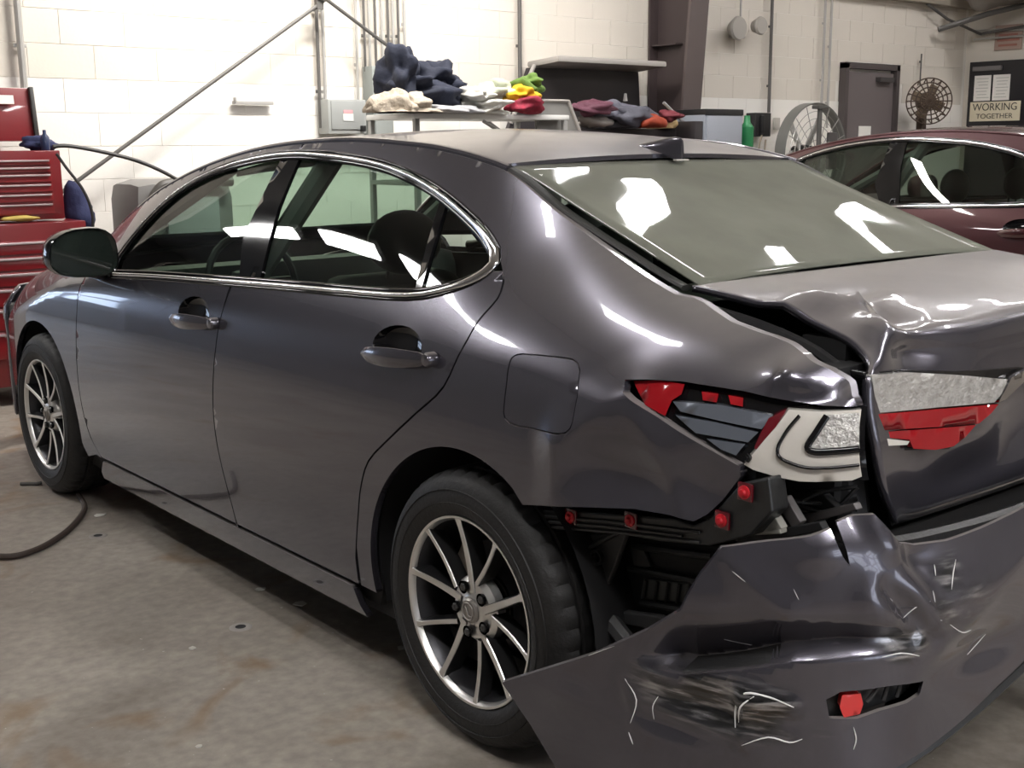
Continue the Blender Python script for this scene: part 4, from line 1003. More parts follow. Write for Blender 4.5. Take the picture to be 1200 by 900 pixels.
bg(1120, 700, .08, .05, .012); bg(1060, 660, .08, .03, -.016); bg(960, 640, .07, .04, .014); br_((850, 645), (920, 715), .05, .010)
bg(830, 830, .10, .022, -.016); bg(880, 822, .03, .03, .016); br_((865, 870), (870, 820), .02, .010); br_((870, 815), (930, 828), .02, .012); bg(780, 850, .08, .012, -.010)
bg(760, 690, .1, .05, .01); br_((735, 800), (742, 850), .015, .006); br_((1075, 780), (1200, 640), .16, .014); bg(1150, 760, .12, .04, -.020); bg(670, 820, .08, .03, .006)
BSLOT = [(968, 820), (985, 811), (1040, 802), (1078, 796), (1074, 812), (1060, 822), (1030, 832), (1005, 842), (972, 842)]
slot = [bs(*p) for p in BSLOT]
def bdisp(s, z):
    zu, zl = ZU(s), ZL(s); e = np.clip((s-s0)/.10, 0, 1)*np.clip((s1-s)/.07, 0, 1); e = e*e*(3-2*e)
    t = np.clip((zu-z)/(zu-zl+1e-6), 0, 1); dp = np.minimum(.07, .85*np.maximum(zu-zl, 0)); rec = -dp*t**1.25; led = np.clip((z-(zl-.010))/.010, 0, 1); o = np.where(z > zl, rec, -dp*led)*e*(z < zu+.001)
    for kd, *a in BD_:
        if kd == 'g': s_, z_, rs, rz, h = a; o = o+h*np.exp(-((s-s_)/rs)**2-((z-z_)/rz)**2)
        else:
            (sa, za), (sb, zb), wd, h, _ = a; L2 = (sb-sa)**2+(zb-za)**2; q = np.clip(((s-sa)*(sb-sa)+(z-za)*(zb-za))/L2, 0, 1)
            o = o+h*np.maximum(0, 1-np.hypot(s-sa-q*(sb-sa), z-za-q*(zb-za))/wd)**1.4
    return o
def scuffed():
    m0 = MATS['gunmetal_paint'].copy(); m0.name = 'scuffed_bumper_paint'; t = m0.node_tree; N, Lk = t.nodes, t.links
    b = [n for n in N if n.type == 'BSDF_PRINCIPLED' and n.inputs['Coat Weight'].default_value > .5][0]
    tc = N.new('ShaderNodeTexCoord'); masks = []
    for (u, v, r_, sc) in ((850, 826, .24, (1, 1, 3.6)), (1060, 755, .06, (1, 1, 1.6)), (1120, 690, .09, (1, 1, 1.2))):
        s_, z_ = bs(u, v); c = bump_base(s_, z_); mp = N.new('ShaderNodeMapping'); mp.vector_type = 'POINT'; mp.inputs['Location'].default_value = tuple(-c[i]*sc[i] for i in range(3)); mp.inputs['Scale'].default_value = sc
        Lk.new(tc.outputs['Object'], mp.inputs[0]); ln_ = N.new('ShaderNodeVectorMath'); ln_.operation = 'LENGTH'; Lk.new(mp.outputs[0], ln_.inputs[0])
        mr = N.new('ShaderNodeMapRange'); mr.inputs['From Min'].default_value = r_; mr.inputs['From Max'].default_value = r_*.55; Lk.new(ln_.outputs['Value'], mr.inputs['Value']); masks.append(mr.outputs[0])
    mx = masks[0]
    for q in masks[1:]:
        a = N.new('ShaderNodeMath'); a.operation = 'MAXIMUM'; Lk.new(mx, a.inputs[0]); Lk.new(q, a.inputs[1]); mx = a.outputs[0]
    mp = N.new('ShaderNodeMapping'); mp.inputs['Scale'].default_value = (6, 6, 46); Lk.new(tc.outputs['Object'], mp.inputs[0])
    nz = N.new('ShaderNodeTexNoise'); nz.inputs['Scale'].default_value = 2.2; nz.inputs['Detail'].default_value = 9; Lk.new(mp.outputs[0], nz.inputs[0])
    rp = N.new('ShaderNodeValToRGB'); e = rp.color_ramp.elements; e[0].position = .36; e[0].color = (.010, .010, .011, 1); e[1].position = .66; e[1].color = (.42, .41, .42, 1)
    k = rp.color_ramp.elements.new(.50); k.color = (.05, .05, .052, 1); Lk.new(nz.outputs[0], rp.inputs[0])
    gt = N.new('ShaderNodeMath'); gt.operation = 'MULTIPLY'; Lk.new(mx, gt.inputs[0])
    n2 = N.new('ShaderNodeTexNoise'); n2.inputs['Scale'].default_value = 9; n2.inputs['Detail'].default_value = 5; Lk.new(tc.outputs['Object'], n2.inputs[0])
    r2 = N.new('ShaderNodeMapRange'); r2.inputs['From Min'].default_value = .40; r2.inputs['From Max'].default_value = .52; Lk.new(n2.outputs[0], r2.inputs['Value']); Lk.new(r2.outputs[0], gt.inputs[1])
    cm = N.new('ShaderNodeMix'); cm.data_type = 'RGBA'; cm.inputs['A'].default_value = b.inputs['Base Color'].default_value; Lk.new(rp.outputs[0], cm.inputs['B']); Lk.new(gt.outputs[0], cm.inputs['Factor']); Lk.new(cm.outputs['Result'], b.inputs['Base Color'])
    return m0
SCUF = scuffed()
_ls = np.arange(s0+.01, s1-.005, .008); P_, F_ = region(bo, .0135, (slot,), lines=[[(a, float(ZL(a))) for a in _ls], [(a, float(ZL(a))-.010) for a in _ls], [(a, float(ZU(a))) for a in _ls]])
fb_ = lambda s, z: bump_off(s, z, bdisp(s, z))
def inw(): return (.006, .008, 0)
bc = shell('rear_bumper_cover', P_, F_, fb_, inw(), SCUF, car, False, True, None)
bc['label'] = 'torn rear bumper cover hanging low, scuffed and creased'
bc.name = 'bumper_cover'
# inside skin of the cover so that it has thickness
V_ = fb_(P_[:, 0], P_[:, 1])+np.array([.006, .008, 0]); mesh('cover_inner_skin', V_, [f for f in F_], PLAS, bc)
# reflector slot with what is left of the red reflector
ps, fs = region(inset(slot, -.006), .015); shell('reflector_recess', ps, fs, lambda s, z: bump_off(s, z, bdisp(s, z)*0-.025), (.006, .008, 0), BRK, bc)
rc = bs(999, 827)
rd_ = [bs(*p) for p in ((988, 816), (1010, 814), (1013, 826), (1009, 838), (990, 842), (985, 830))]
ps, fs = region(rd_, .008); o = shell('broken_reflector', ps, fs, lambda s, z: bump_off(s, z, -.004+0*s), (.010, .013, 0), mat('bright_red_reflector', (.62, .02, .02), .25, coat=1), bc); o['label'] = 'broken bright red reflector'
for k, (a, b2) in enumerate((((1020, 826), (1034, 808)), ((1040, 824), (1046, 804)), ((1056, 820), (1062, 800)))):
    P0 = bump_off(*[np.float64(q) for q in bs(*a)], np.float64(-.012)); P1 = bump_off(*[np.float64(q) for q in bs(*b2)], np.float64(-.012)); MB().tube([P0, P1], .004, 6).build('slot_rib', PLG, bc)
SCR = mat('bare_scratch', (.72, .71, .70), .35)
sc_ = MB()
def bpt(u, v, e=.002): a, b = bs(u, v); a, b = np.float64(a), np.float64(b); return bump_off(a, b, bdisp(a, b)+e*.4)
for pts, r_ in (([(733, 795), (746, 820), (741, 846)], .0022), ([(770, 817), (765, 828), (764, 846)], .0018), ([(737, 858), (742, 872)], .002), ([(1042, 700), (1062, 716), (1092, 722)], .0018), ([(1080, 700), (1068, 710), (1058, 724)], .0016),
                ([(1118, 655), (1113, 670), (1108, 688)], .0022), ([(1096, 662), (1095, 674)], .002), ([(1088, 690), (1087, 702)], .0018), ([(1104, 728), (1120, 738), (1132, 736)], .0018), ([(1000, 852), (1003, 866), (1000, 878)], .0022),
                ([(862, 852), (864, 826), (876, 809), (902, 815), (930, 826)], .0042), ([(866, 846), (872, 822), (886, 812)], .003), ([(690, 768), (720, 757)], .0014), ([(1030, 768), (1052, 763), (1072, 766)], .0024), ([(870, 872), (900, 864), (925, 870), (940, 866)], .0028),
                ([(838, 758), (870, 770)], .001), ([(930, 690), (936, 702)], .0012), ([(860, 668), (875, 680)], .0014), ([(1160, 745), (1140, 770)], .0014)):
    P = catmull([bpt(*p) for p in pts], 4); MB().tube(P, [.55*r_*(.35+.65*math.sin(PI*i/(len(P)-1))) for i in range(len(P))], 6).build('scratch', SCR, bc)
# black lower valance behind the cover
vl = [bs(*p) for p in ((1230, 752), (1180, 795), (1130, 845), (1080, 885), (1030, 915), (1040, 940), (1100, 890), (1150, 850), (1230, 775))]
P5 = [bump_off(np.float64(a), np.float64(b), np.float64(-.02)) for a, b in [bs(1250, 745), bs(1200, 786), bs(1150, 832), bs(1100, 872), bs(1040, 912), bs(980, 945)]]
MB().tube(P5, .022, 8, flat=.7).build('lower_valance', BRK, bc)

# ================================================================== THE MAROON SALOON behind
car2 = empty('sedan', (4.50, .74, .0), 0, 'dark red sedan parked behind the grey car, its near windows and roof showing', 'car')
build_car(car2, MAROON, False); rear_glass(car2, WGLASS); make_lid(car2, MAROON, False)
tb = []
for z in (.72, .6, .45, .28): tb.append([(.88*math.sin(t*PI/2), -.72-.34*max(0, math.cos(t*PI/2))**.7, z) for t in np.linspace(-1, 1, 13)])
V, F = grid_patch(tb, 2); solidify(mesh('rear_bumper', V, F, MAROON, car2), .01)
car2.scale = (1, 1, 1.03)

# ================================================================== THINGS ALONG THE BACK WALL
def wy(u, v, y): return tuple(at(u, v, y=y))
REDT = mat('tool_chest_red', (.16, .008, .012), .32, coat=.5); REDT2 = mat('drawer_red', (.20, .010, .014), .3, coat=.5); HNDL = mat('brushed_handle', (.62, .52, .52), .3, .8)
# red roller cabinet and the smaller chest standing on it
yf = 4.70
xr = wy(104, 300, yf)[0]; zl = wy(60, 258, yf)[2]; xr2 = wy(76, 220, yf+.05)[0]; zu = wy(50, 176, yf+.05)[2]
tc_ = empty('tool_cabinet', (xr-.5, yf+.24, 0), 0, 'red rolling tool cabinet with wide drawers by the wall, the lower one', 'tool cabinet')
MB().box((0, 0, zl/2+.05), (1.0, .48, zl-.12), bev=.01).build('body', REDT, tc_)
zz = zl-.10
for k, h in enumerate((.085, .085, .085, .11, .13, .16)):
    d_ = MB().box((-.01, -.245, zz-h/2), (.93, .02, h-.012), bev=.005).build('drawer', REDT2, tc_); MB().box((-.01, -.262, zz-.018), (.90, .014, .014), bev=.004).build('handle', HNDL, d_); zz -= h
for dx in (-.43, .43): MB().lathe([(0, -.02), (.055, -.02), (.06, 0), (.055, .02), (0, .02)], 18, 'x', (dx, -.17, .06)).box((dx, -.17, .11), (.05, .07, .04)).build('caster', PLAS, tc_)
t2 = empty('tool_chest', (xr2-.42, yf+.28, zl), 0, 'red upper tool chest with narrow drawers and its lid standing open', 'tool chest')
hU = zu-zl
MB().box((0, 0, hU/2), (.84, .40, hU-.002), bev=.008).build('body', REDT, t2)
zz = hU-.045
for k, h in enumerate((.040, .040, .054, .054, .054, .070)):
    d_ = MB().box((-.02, -.205, zz-h/2), (.76, .016, h-.010), bev=.004).build('drawer', REDT2, t2); MB().box((-.02, -.217, zz-.012), (.74, .010, .010), bev=.003).build('handle', HNDL, d_); zz -= h
zz0 = wy(20, 104, yf+.40)[2]-zl
ld = MB().box((-.23, .20, (hU+.06+zz0)/2), (.84, .03, zz0-hU-.04), (R(-8), 0, R(0)), .006).build('lid', REDT, t2); ld.location = (.22, 0, 0)
MB().box((.42, .185, (hU+.06+zz0)/2), (.025, .05, zz0-hU-.03), (R(-8), 0, 0), .006).build('lid_edge', mat('black_edge', (.02, .018, .018), .5), t2)
MB().box((.26, .17, zz0-.06), (.10, .01, .05), (R(-8), 0, 0)).build('label_sticker', PAPER, t2)
BLUEC = mat('blue_cloth', (.015, .02, .07), .85, bump=.5, bscale=25)
V, F = blob((0, 0, .035), (.10, .08, .045), (18, 12), .22, 4); o = mesh('shop_rag', V, F, BLUEC); o.location = (wy(46, 165, yf+.2)[0], yf+.22, zu); tag(o, 'crumpled blue rag lying on top of the red tool chest', 'rag')
b_ = MB().lathe([(0, 0), (.022, 0), (.024, .01), (.024, .07), (.010, .09), (.009, .11), (0, .112)], 16); o = b_.build('spray_bottle', mat('dark_blue_plastic', (.02, .03, .08), .35)); px = wy(53, 168, yf+.12); o.location = (px[0], px[1], zu); tag(o, 'small dark bottle standing upright at the edge of the red tool chest', 'bottle')
V, F = blob((0, 0, -.12), (.085, .07, .15), (18, 14), .18, 9); o = mesh('hanging_bag', V, F, BLUEC); q = wy(92, 246, yf+.30); o.location = (q[0], q[1], q[2]+.10); tag(o, 'dark blue cloth bag hanging at the right side of the red cabinets', 'bag')
V, F = blob((0, 0, .012), (.10, .03, .014), (14, 8), .2, 2); o = mesh('yellow_glove', V, F, mat('yellow_leather', (.45, .33, .08), .8)); q = wy(22, 252, yf+.04); o.location = (q[0], yf+.03, zl+.001); tag(o, 'pale yellow work glove on the ledge of the red cabinet', 'glove')
# hoses and cords
HOSE = mat('black_hose', (.025, .024, .024), .5)
tag(MB().tube(catmull([wy(62, 172, 4.62), wy(80, 171, 4.62), wy(120, 178, 4.64), wy(165, 190, 4.64), wy(205, 209, 4.64), wy(235, 232, 4.6)], 6), .011, 8).build('air_hose', HOSE), 'black air hose stretching from the red chest to the grey machine', 'hose')
tag(MB().tube(catmull([wy(66, 180, 4.66), wy(78, 197, 4.64), wy(97, 222, 4.62), wy(108, 250, 4.62), (wy(110, 290, 4.62)), (wy(112, 300, 4.62)[0], 4.6, .3), (wy(112, 300, 4.62)[0]+.05, 4.55, .010), (wy(112, 300, 4.62)[0]+.3, 4.5, .010)], 6), .008, 8).build('power_cord', HOSE), 'thin black cord looping down behind the red tool chest', 'cord')
# diagonal brace rods
def ext(a, b, t): a = np.array(a); b = np.array(b); return tuple(a+(b-a)*t)
r0, r1 = wy(88, 214, 5.22), wy(378, 2, 5.22)
tag(MB().tube([ext(r0, r1, -.05), ext(r0, r1, 1.5)], .0125, 10).box(ext(r0, r1, .985), (.05, .03, .07)).build('brace_rod', PIPED), 'long dark brace rod slanting up to the right across the white wall', 'brace rod')
r0, r1 = wy(386, 2, 5.18), wy(476, 70, 5.18)
tag(MB().tube([ext(r0, r1, -.6), ext(r0, r1, 2.4)], .0125, 10).build('brace_rod', PIPED), 'dark brace rod slanting down to the right behind the jacket', 'brace rod')
# pipes and conduits, each on its own
def vpipe(name, u, v0, v1, r_, mt_, label, y=YW-.035, grp=None, cat='pipe'):
    a = wy(u, (v0+v1)/2, y); z0 = wy(u, v1, y)[2]; z1 = min(ZCEIL-.02, wy(u, v0, y)[2]+(1.2 if v0 <= 0 else 0))
    mb = MB().tube([(a[0], y, z0), (a[0], y, z1)], r_, 10)
    for z in np.arange(z0+.25, z1, .55): mb.box((a[0], y+.012, z), (r_*3.4, .012, .022), bev=.002)
    return tag(mb.build(name, mt_), label, cat, grp)
vpipe('standpipe', 24, 0, 104, .022, PIPE, 'grey vertical pipe above the red tool chest')
vpipe('conduit', 373, 0, 150, .012, PIPED, 'left one of two close conduits beside the small grey switch box', grp='conduits on the back wall', cat='conduit')
vpipe('conduit', 380, 0, 150, .012, PIPE, 'right one of two close conduits beside the small grey switch box', grp='conduits on the back wall', cat='conduit')
vpipe('conduit', 418, 0, 118, .009, PIPE, 'thin single conduit entering the small grey switch box from above', grp='conduits on the back wall', cat='conduit')
for i, u in enumerate((427, 433, 440, 448, 455, 461, 467, 474)):
    vpipe('conduit', u, 0, 84 if i < 7 else 70, .0095, PIPE if i % 2 else PIPED, '%s in the row of eight thin conduits above the tall grey panel' % ('first from the left', 'second from the left', 'third from the left', 'fourth from the left', 'fifth from the left', 'sixth from the left', 'seventh from the left', 'rightmost')[i], grp='conduit row', cat='conduit')
vpipe('conduit', 609, 0, 92, .016, PIPED, 'dark single pipe dropping the white wall behind the yellow toy', cat='pipe')
def wbox(name, u0, v0, u1, v1, d_, mt_, label, cat, bev=.008, y=None):
    y = YW-.003 if y is None else y; a = wy(u0, v0, y-d_); b = wy(u1, v1, y-d_); c = ((a[0]+b[0])/2, y-d_/2, (a[2]+b[2])/2)
    o = MB().box((0, 0, 0), (abs(b[0]-a[0]), d_, abs(a[2]-b[2])), bev=bev).build(name, mt_); o.location = c; tag(o, label, cat); return o, (abs(b[0]-a[0]), d_, abs(a[2]-b[2]))
sb_, dm = wbox('switch_box', 384, 116, 430, 157, .14, BOXG, 'small grey electrical switch box with a red and white sticker', 'electrical box')
MB().box((0, -dm[1]/2-.004, .01), (dm[0]*.86, .008, dm[2]*.82), bev=.003).build('cover', mat('grey_cover', (.27, .28, .275), .45), sb_)
MB().box((0, -dm[1]/2-.010, .035), (.075, .003, .022)).build('red_sticker', mat('sticker_pink', (.62, .30, .32), .6), sb_, False)
MB().box((0, -dm[1]/2-.010, -.004), (.085, .003, .05)).build('white_sticker', mat('sticker_white', (.55, .56, .55), .6), sb_, False)
MB().box((dm[0]*.36, -dm[1]/2-.02, -dm[2]*.34), (.03, .04, .04), bev=.006).build('latch', PLAS, sb_)
pn, dm = wbox('breaker_panel', 436, 77, 462, 170, .13, mat('panel_grey', (.24, .26, .25), .45), 'tall grey breaker panel under the row of conduits', 'electrical box')
MB().box((0, -dm[1]/2-.004, 0), (dm[0]*.84, .008, dm[2]*.92), bev=.003).build('door', mat('panel_door', (.28, .30, .29), .4), pn)
wb, dm = wbox('wall_bracket', 275, 118, 321, 123, .04, PIPE, 'small flat metal bracket fixed on the bare white wall', 'bracket', .002)
MB().box((-dm[0]/2+.006, -.015, .018), (.012, .03, .03), bev=.002).build('bracket_lip', PIPE, wb)
# grey rounded machine housing
gx = wy(183, 250, 4.95); gm = empty('machine_housing', (gx[0]+.05, 5.0, 0), 0, 'rounded grey machine with a thick dark rim, behind the windshield', 'machine')
zt_ = wy(175, 214, 4.95)[2]; GM = mat('machine_grey', (.16, .155, .15), .5, var=.2, vscale=3)
MB().box((.08, .0, zt_/2+.02), (.66, .46, zt_), (0, 0, 0), .12).build('body', GM, gm)
MB().tube(catmull([(-.22, -.23, .7), (-.19, -.25, zt_-.20), (-.13, -.26, zt_-.05), (-.02, -.26, zt_+.0), (.36, -.26, zt_+.0)], 6), .030, 10).build('rim', mat('rim_dark', (.05, .045, .04), .5), gm)
MB().box((.10, -.25, zt_-.22), (.34, .02, .26), bev=.03).build('front_panel', mat('machine_light', (.32, .33, .34), .4), gm)

# tall steel rack heaped with clothes
yr = 4.35; a = wy(512, 138, yr); b = wy(664, 138, yr); zr = a[2]; rx0, rx1 = wy(482, 140, yr)[0], b[0]
RK = mat('rack_grey', (.30, .30, .29), .4, .4)
rk = empty('steel_rack', ((rx0+rx1)/2, yr+.25, 0), 0, 'tall pale steel rack heaped with clothes and rags behind the car roof', 'rack')
hw = (rx1-rx0)/2
MB().box((0, 0, zr+.01), (2*hw, .56, .035), bev=.006).build('top_shelf', mat('shelf_white', (.62, .62, .60), .4), rk)
MB().box((0, 0, zr-.42), (2*hw, .5, .03), bev=.006).build('shelf', RK, rk)
for dx in (-hw+.03, hw-.03):
    for dy in (-.26, .26): MB().box((dx, dy, zr/2), (.035, .035, zr), bev=.004).build('leg', RK, rk)
MB().box((0, -.26, zr-.10), (2*hw-.06, .02, .03)).build('rail', RK, rk)
MB().tube([(-.1, -.27, zr-.02), (.15, -.27, zr-.14)], .012).build('cross_brace', RK, rk)
from mathutils import noise as mn
def crumple(V, a, f, seed):
    out = []
    for p in V:
        q = Vector(p)*f+Vector((seed*3.1, seed*1.7, 0)); d_ = mn.noise_vector(q)*.6+mn.noise_vector(q*2.3)*.35; r_ = 1-2*abs(mn.noise(q*1.4)); out.append(tuple(Vector(p)+d_*a+Vector(p).normalized()*a*.8*r_))
    return out
def heap(name, u0, v0, u1, v1, y, mt_, label, cat, seed, amp=.2, dep=.18, n=(56, 36), sc=2.0, extra=(), base=None):
    a = wy(u0, v0, y); b = wy(u1, v1, y); c = ((a[0]+b[0])/2, y, (a[2]+b[2])/2); r_ = (abs(b[0]-a[0])/2, dep, abs(a[2]-b[2])/2)
    V, F = blob((0, 0, 0), r_, n, amp, seed, sc); mb = MB().add(V, F)
    for (eu, ev, ru, rv, sd) in extra:
        e = wy(eu, ev, y); k = (b[0]-a[0])/(u1-u0); V, F = blob((e[0]-c[0], random.uniform(-.05, .05)-.03, e[2]-c[2]), (ru*k, dep*.8, rv*k), (44, 28), amp, sd, sc); mb.add(V, F)
    mb.V = crumple(mb.V, min(r_)*.32, 9, seed)
    if base is None: base = ztop if y < 4.6 else zb-.0235
    mb.V = [(p[0], p[1], max(p[2], base-c[2]+.001)) for p in mb.V]
    o = mb.build(name, mt_, None, True, 180); o.location = c; tag(o, label, cat)
    return o
NAVY = mat('navy_cloth', (.007, .010, .024), .85, bump=.9, bscale=14, var=.4, vscale=7)
FUR = mat('beige_fleece', (.36, .31, .25), .95, bump=1, bscale=45, var=.25, vscale=20)
ztop = zr+.0275
jk = heap('jacket', 458, 98, 530, 132, yr+.15, NAVY, 'navy blue jacket thrown in a heap on the rack, highest of the clothes', 'jacket', 3, .22, .2, extra=((462, 92, 15, 28, 5), (505, 92, 25, 14, 6), (480, 108, 28, 14, 8), (515, 110, 18, 14, 12)))
heap('fleece', 444, 121, 500, 150, yr-.06, FUR, 'beige fleece rag at the left end of the rack', 'rag', 11, .2, .2, extra=((460, 130, 16, 14, 2), (480, 128, 14, 12, 3)))
TW = mat('white_towel', (.55, .54, .50), .9, bump=.7, bscale=30); TG = mat('grey_rag', (.25, .25, .26), .9, bump=.7, bscale=30); TGR = mat('pale_green_rag', (.36, .38, .30), .9, bump=.7, bscale=30)
heap('towel', 532, 116, 585, 136, yr+.05, TW, 'white towel on the rack beside the navy jacket', 'towel', 21, .2, .2, extra=((545, 112, 14, 6, 4),))
heap('towel', 545, 100, 592, 122, yr+.22, TGR, 'pale greenish cloth folded behind the white towel', 'towel', 22, .2, .16, extra=((580, 108, 12, 8, 9),))
heap('rag', 498, 124, 560, 138, yr-.12, TG, 'grey rag spread along the front edge of the rack', 'rag', 23, .2, .12)
heap('plush_toy', 594, 92, 626, 116, yr+.10, mat('green_plush', (.09, .16, .03), .9, bump=.5), 'green plush toy on top of the rack under the dark pipe', 'toy', 31, .22, .1, extra=((618, 97, 9, 5, 3),))
heap('plush_toy', 598, 101, 624, 122, yr+.0, mat('yellow_plush', (.55, .33, .01), .85, bump=.5), 'bright yellow plush toy in front of the green one', 'toy', 32, .2, .1)
heap('plush_toy', 599, 114, 634, 134, yr-.04, mat('red_print_cloth', (.22, .01, .03), .8, bump=.5, var=.8, vscale=30), 'red patterned cloth toy below the yellow one', 'toy', 33, .2, .1)
# open storage box on legs
yb = 4.80; ba = wy(648, 146, yb); bb = wy(800, 146, yb); bw = bb[0]-ba[0]; bt = wy(745, 74, yb+.3)[2]; zb = ba[2]
BX = mat('box_black', (.028, .024, .026), .45); LIDE = mat('dusty_lid_edge', (.30, .28, .26), .6)
ob = empty('storage_chest', (ba[0]+bw/2, yb+.30, 0), 0, 'big black storage chest with its dusty grey lid propped open, by the brown column', 'storage chest')
MB().box((0, -.02, zb/2+.1), (bw, .48, zb-.25), bev=.02).build('body', BX, ob)
MB().prism([(-bw/2-.02, zb-.02), (-bw/2+.20, bt-.06), (bw/2-.02, bt-.05), (bw/2+.02, zb-.02)], .20, .24, 'y').build('lid', BX, ob, False)
MB().box((.10, .06, bt-.02), (bw*.84, .38, .05), (R(-4), 0, 0), .02).build('lid_front_edge', LIDE, ob)
MB().tube([(-bw/2+.0, .20, zb+.02), (-bw/2+.20, .14, bt-.04)], .018, 8).build('lid_side_edge', LIDE, ob)
MB().tube([wy(783, 120, yb)[0:1][0]-ob.location[0] and (wy(783, 120, yb)[0]-ob.location[0], -.25, wy(783, 120, yb)[2]), (wy(806, 145, yb)[0]-ob.location[0], -.27, wy(806, 145, yb)[2]), (wy(807, 175, yb)[0]-ob.location[0], -.27, wy(807, 175, yb)[2])], .014, 8).build('prop_arm', mat('prop_grey', (.30, .29, .30), .4, .4), ob)
MB().lathe([(0, -.03), (.02, -.03), (.012, .03), (0, .035)], 12, 'z', (wy(755, 113, yb+.2)[0]-ob.location[0], .12, wy(755, 113, yb+.2)[2])).build('hook', PAPER, ob)
gp = wy(662, 135, yb-.35); pl = MB(); pl.prism([(-.28, -.13), (-.28, .10), (.02, .10), (.14, -.13)], -.012, .012, 'y'); o = pl.build('panel', mat('loose_grey', (.17, .165, .155), .6), None, False); o.location = gp; tag(o, 'loose grey sheet with a pale slanting edge standing before the storage chest', 'panel')
MB().tube([(.02, -.015, .10), (.14, -.015, -.13)], .014, 8).tube([(-.28, -.015, .10), (.02, -.015, .10)], .010, 8).build('edge', LIDE, o)
for i, (u0, v0, u1, v1, c_, lb, ct) in enumerate(((672, 118, 715, 134, (.10, .03, .05), 'dull wine coloured cloth at the left end of the open chest', 'cloth'), (690, 122, 745, 142, (.12, .12, .15), 'grey padded part lying in the open chest', 'part'),
        (725, 126, 765, 146, (.07, .07, .09), 'dark blue grey box lying in the middle of the open chest', 'box'), (680, 136, 712, 150, (.3, .27, .25), 'pale crumpled paper in the open chest', 'paper'), (745, 134, 772, 156, (.26, .035, .012), 'orange red toy in the open chest left of the antenna', 'toy'),
        (766, 138, 786, 156, (.6, .42, .2), 'yellowish block beside the orange toy in the open chest', 'toy'), (775, 130, 792, 142, (.14, .02, .03), 'dark red piece at the right end of the open chest', 'part'), (705, 140, 740, 152, (.04, .04, .045), 'black bag at the front of the open chest', 'bag'))):
    heap('clutter_item' if ct == 'part' else ct, u0, v0, u1, v1, yb+(.05 if i % 2 else -.08), mat('clutter_%d' % i, c_, .7, bump=.5), lb, ct, 50+i, .22, .09, (20, 12))

# right hand part of the wall
vpipe('conduit', 868, 0, 28, .010, PIPE, 'short grey conduit above the twin emergency lamp', cat='conduit')
vpipe('conduit', 903, 0, 132, .016, PIPED, 'dark grey conduit dropping to the black wall telephone', cat='conduit')
vpipe('conduit', 965, 0, 124, .013, PIPE, 'left one of the two conduits beside the taupe steel door', cat='conduit', grp='conduit pair by the door')
vpipe('conduit', 972, 0, 150, .013, PIPE, 'right one of the two conduits beside the taupe steel door', cat='conduit', grp='conduit pair by the door')
e0 = wy(868, 36, YW-.1); em = empty('emergency_light', (e0[0], YW-.06, e0[2]), 0, 'dusty twin-headed emergency lamp high on the wall right of the column', 'emergency light')
EG = mat('lamp_grey', (.33, .31, .28), .5)
MB().box((0, 0, 0), (.14, .10, .14), bev=.02).build('body', EG, em)
MB().lathe([(0, -.10), (.10, -.10), (.11, -.08), (.06, 0), (0, .02)], 20, 'y', (-.12, -.03, .01)).build('lamp_head', EG, em)
MB().lathe([(0, -.10), (.075, -.10), (.085, -.08), (.05, 0), (0, .02)], 20, 'y', (.20, -.03, .05)).build('lamp_head', EG, em)
ph, dm = wbox('wall_telephone', 886, 132, 903, 160, .12, PLAS, 'black wall telephone at the foot of the dark conduit', 'telephone')
MB().tube(catmull([(-.03, -.07, -.10), (-.08, -.08, -.22), (-.02, -.08, -.36), (.03, -.07, -.14)], 6), .010, 8).build('cord', mat('tan_cord', (.25, .21, .16), .7), ph)
MB().box((-.035, -.075, .0), (.045, .04, dm[2]*.8), bev=.015).build('handset', PLAS, ph)
o, _ = wbox('wall_plate', 908, 138, 914, 152, .02, mat('plate_grey', (.42, .40, .36), .5), 'small pale switch plate on the wall right of the telephone', 'switch plate', .004)
cb, dm = wbox('steel_cabinet', 826, 134, 869, 190, .32, mat('cabinet_grey', (.26, .28, .32), .4), 'blue grey steel cabinet with a dark top by the brown column', 'cabinet', .01, y=YW-.46)
MB().box((0, 0, dm[2]/2+.02), (dm[0], .34, .05), bev=.008).build('top', PLAS, cb)
MB().box((-dm[0]/2-.055, 0, -.05), (.10, .3, dm[2]*.98), bev=.01).build('side_bin', BX, cb)
MB().box((0, -.165, 0), (dm[0]*.9, .012, dm[2]*.94), bev=.004).build('door', mat('cabinet_door_grey', (.30, .32, .36), .4), cb)
cbz = cb.location.z-dm[2]/2; MB().box((0, 0, -dm[2]/2-cbz/2), (dm[0], .30, cbz-.01)).build('base', BX, cb, False)
q = wy(875, 160, YW-.62); o = MB().lathe([(0, 0), (.055, 0), (.06, .02), (.06, .20), (.03, .24), (.025, .30), (0, .30)], 20).build('green_bottle', mat('green_plastic', (.02, .20, .07), .4)); o.location = (q[0], q[1], q[2]-.12); tag(o, 'green plastic bottle on the stool beside the steel cabinet', 'bottle')
st = empty('stool', (q[0]+.02, q[1], 0), 0, 'low black stool carrying a green bottle', 'stool'); hz = q[2]-.12
MB().box((0, 0, hz-.02), (.26, .26, .038), bev=.01).build('seat', PLAS, st)
for dx in (-.1, .1):
    for dy in (-.1, .1): MB().tube([(dx, dy, hz-.03), (dx*1.2, dy*1.2, 0)], .014).build('leg', PIPED, st)
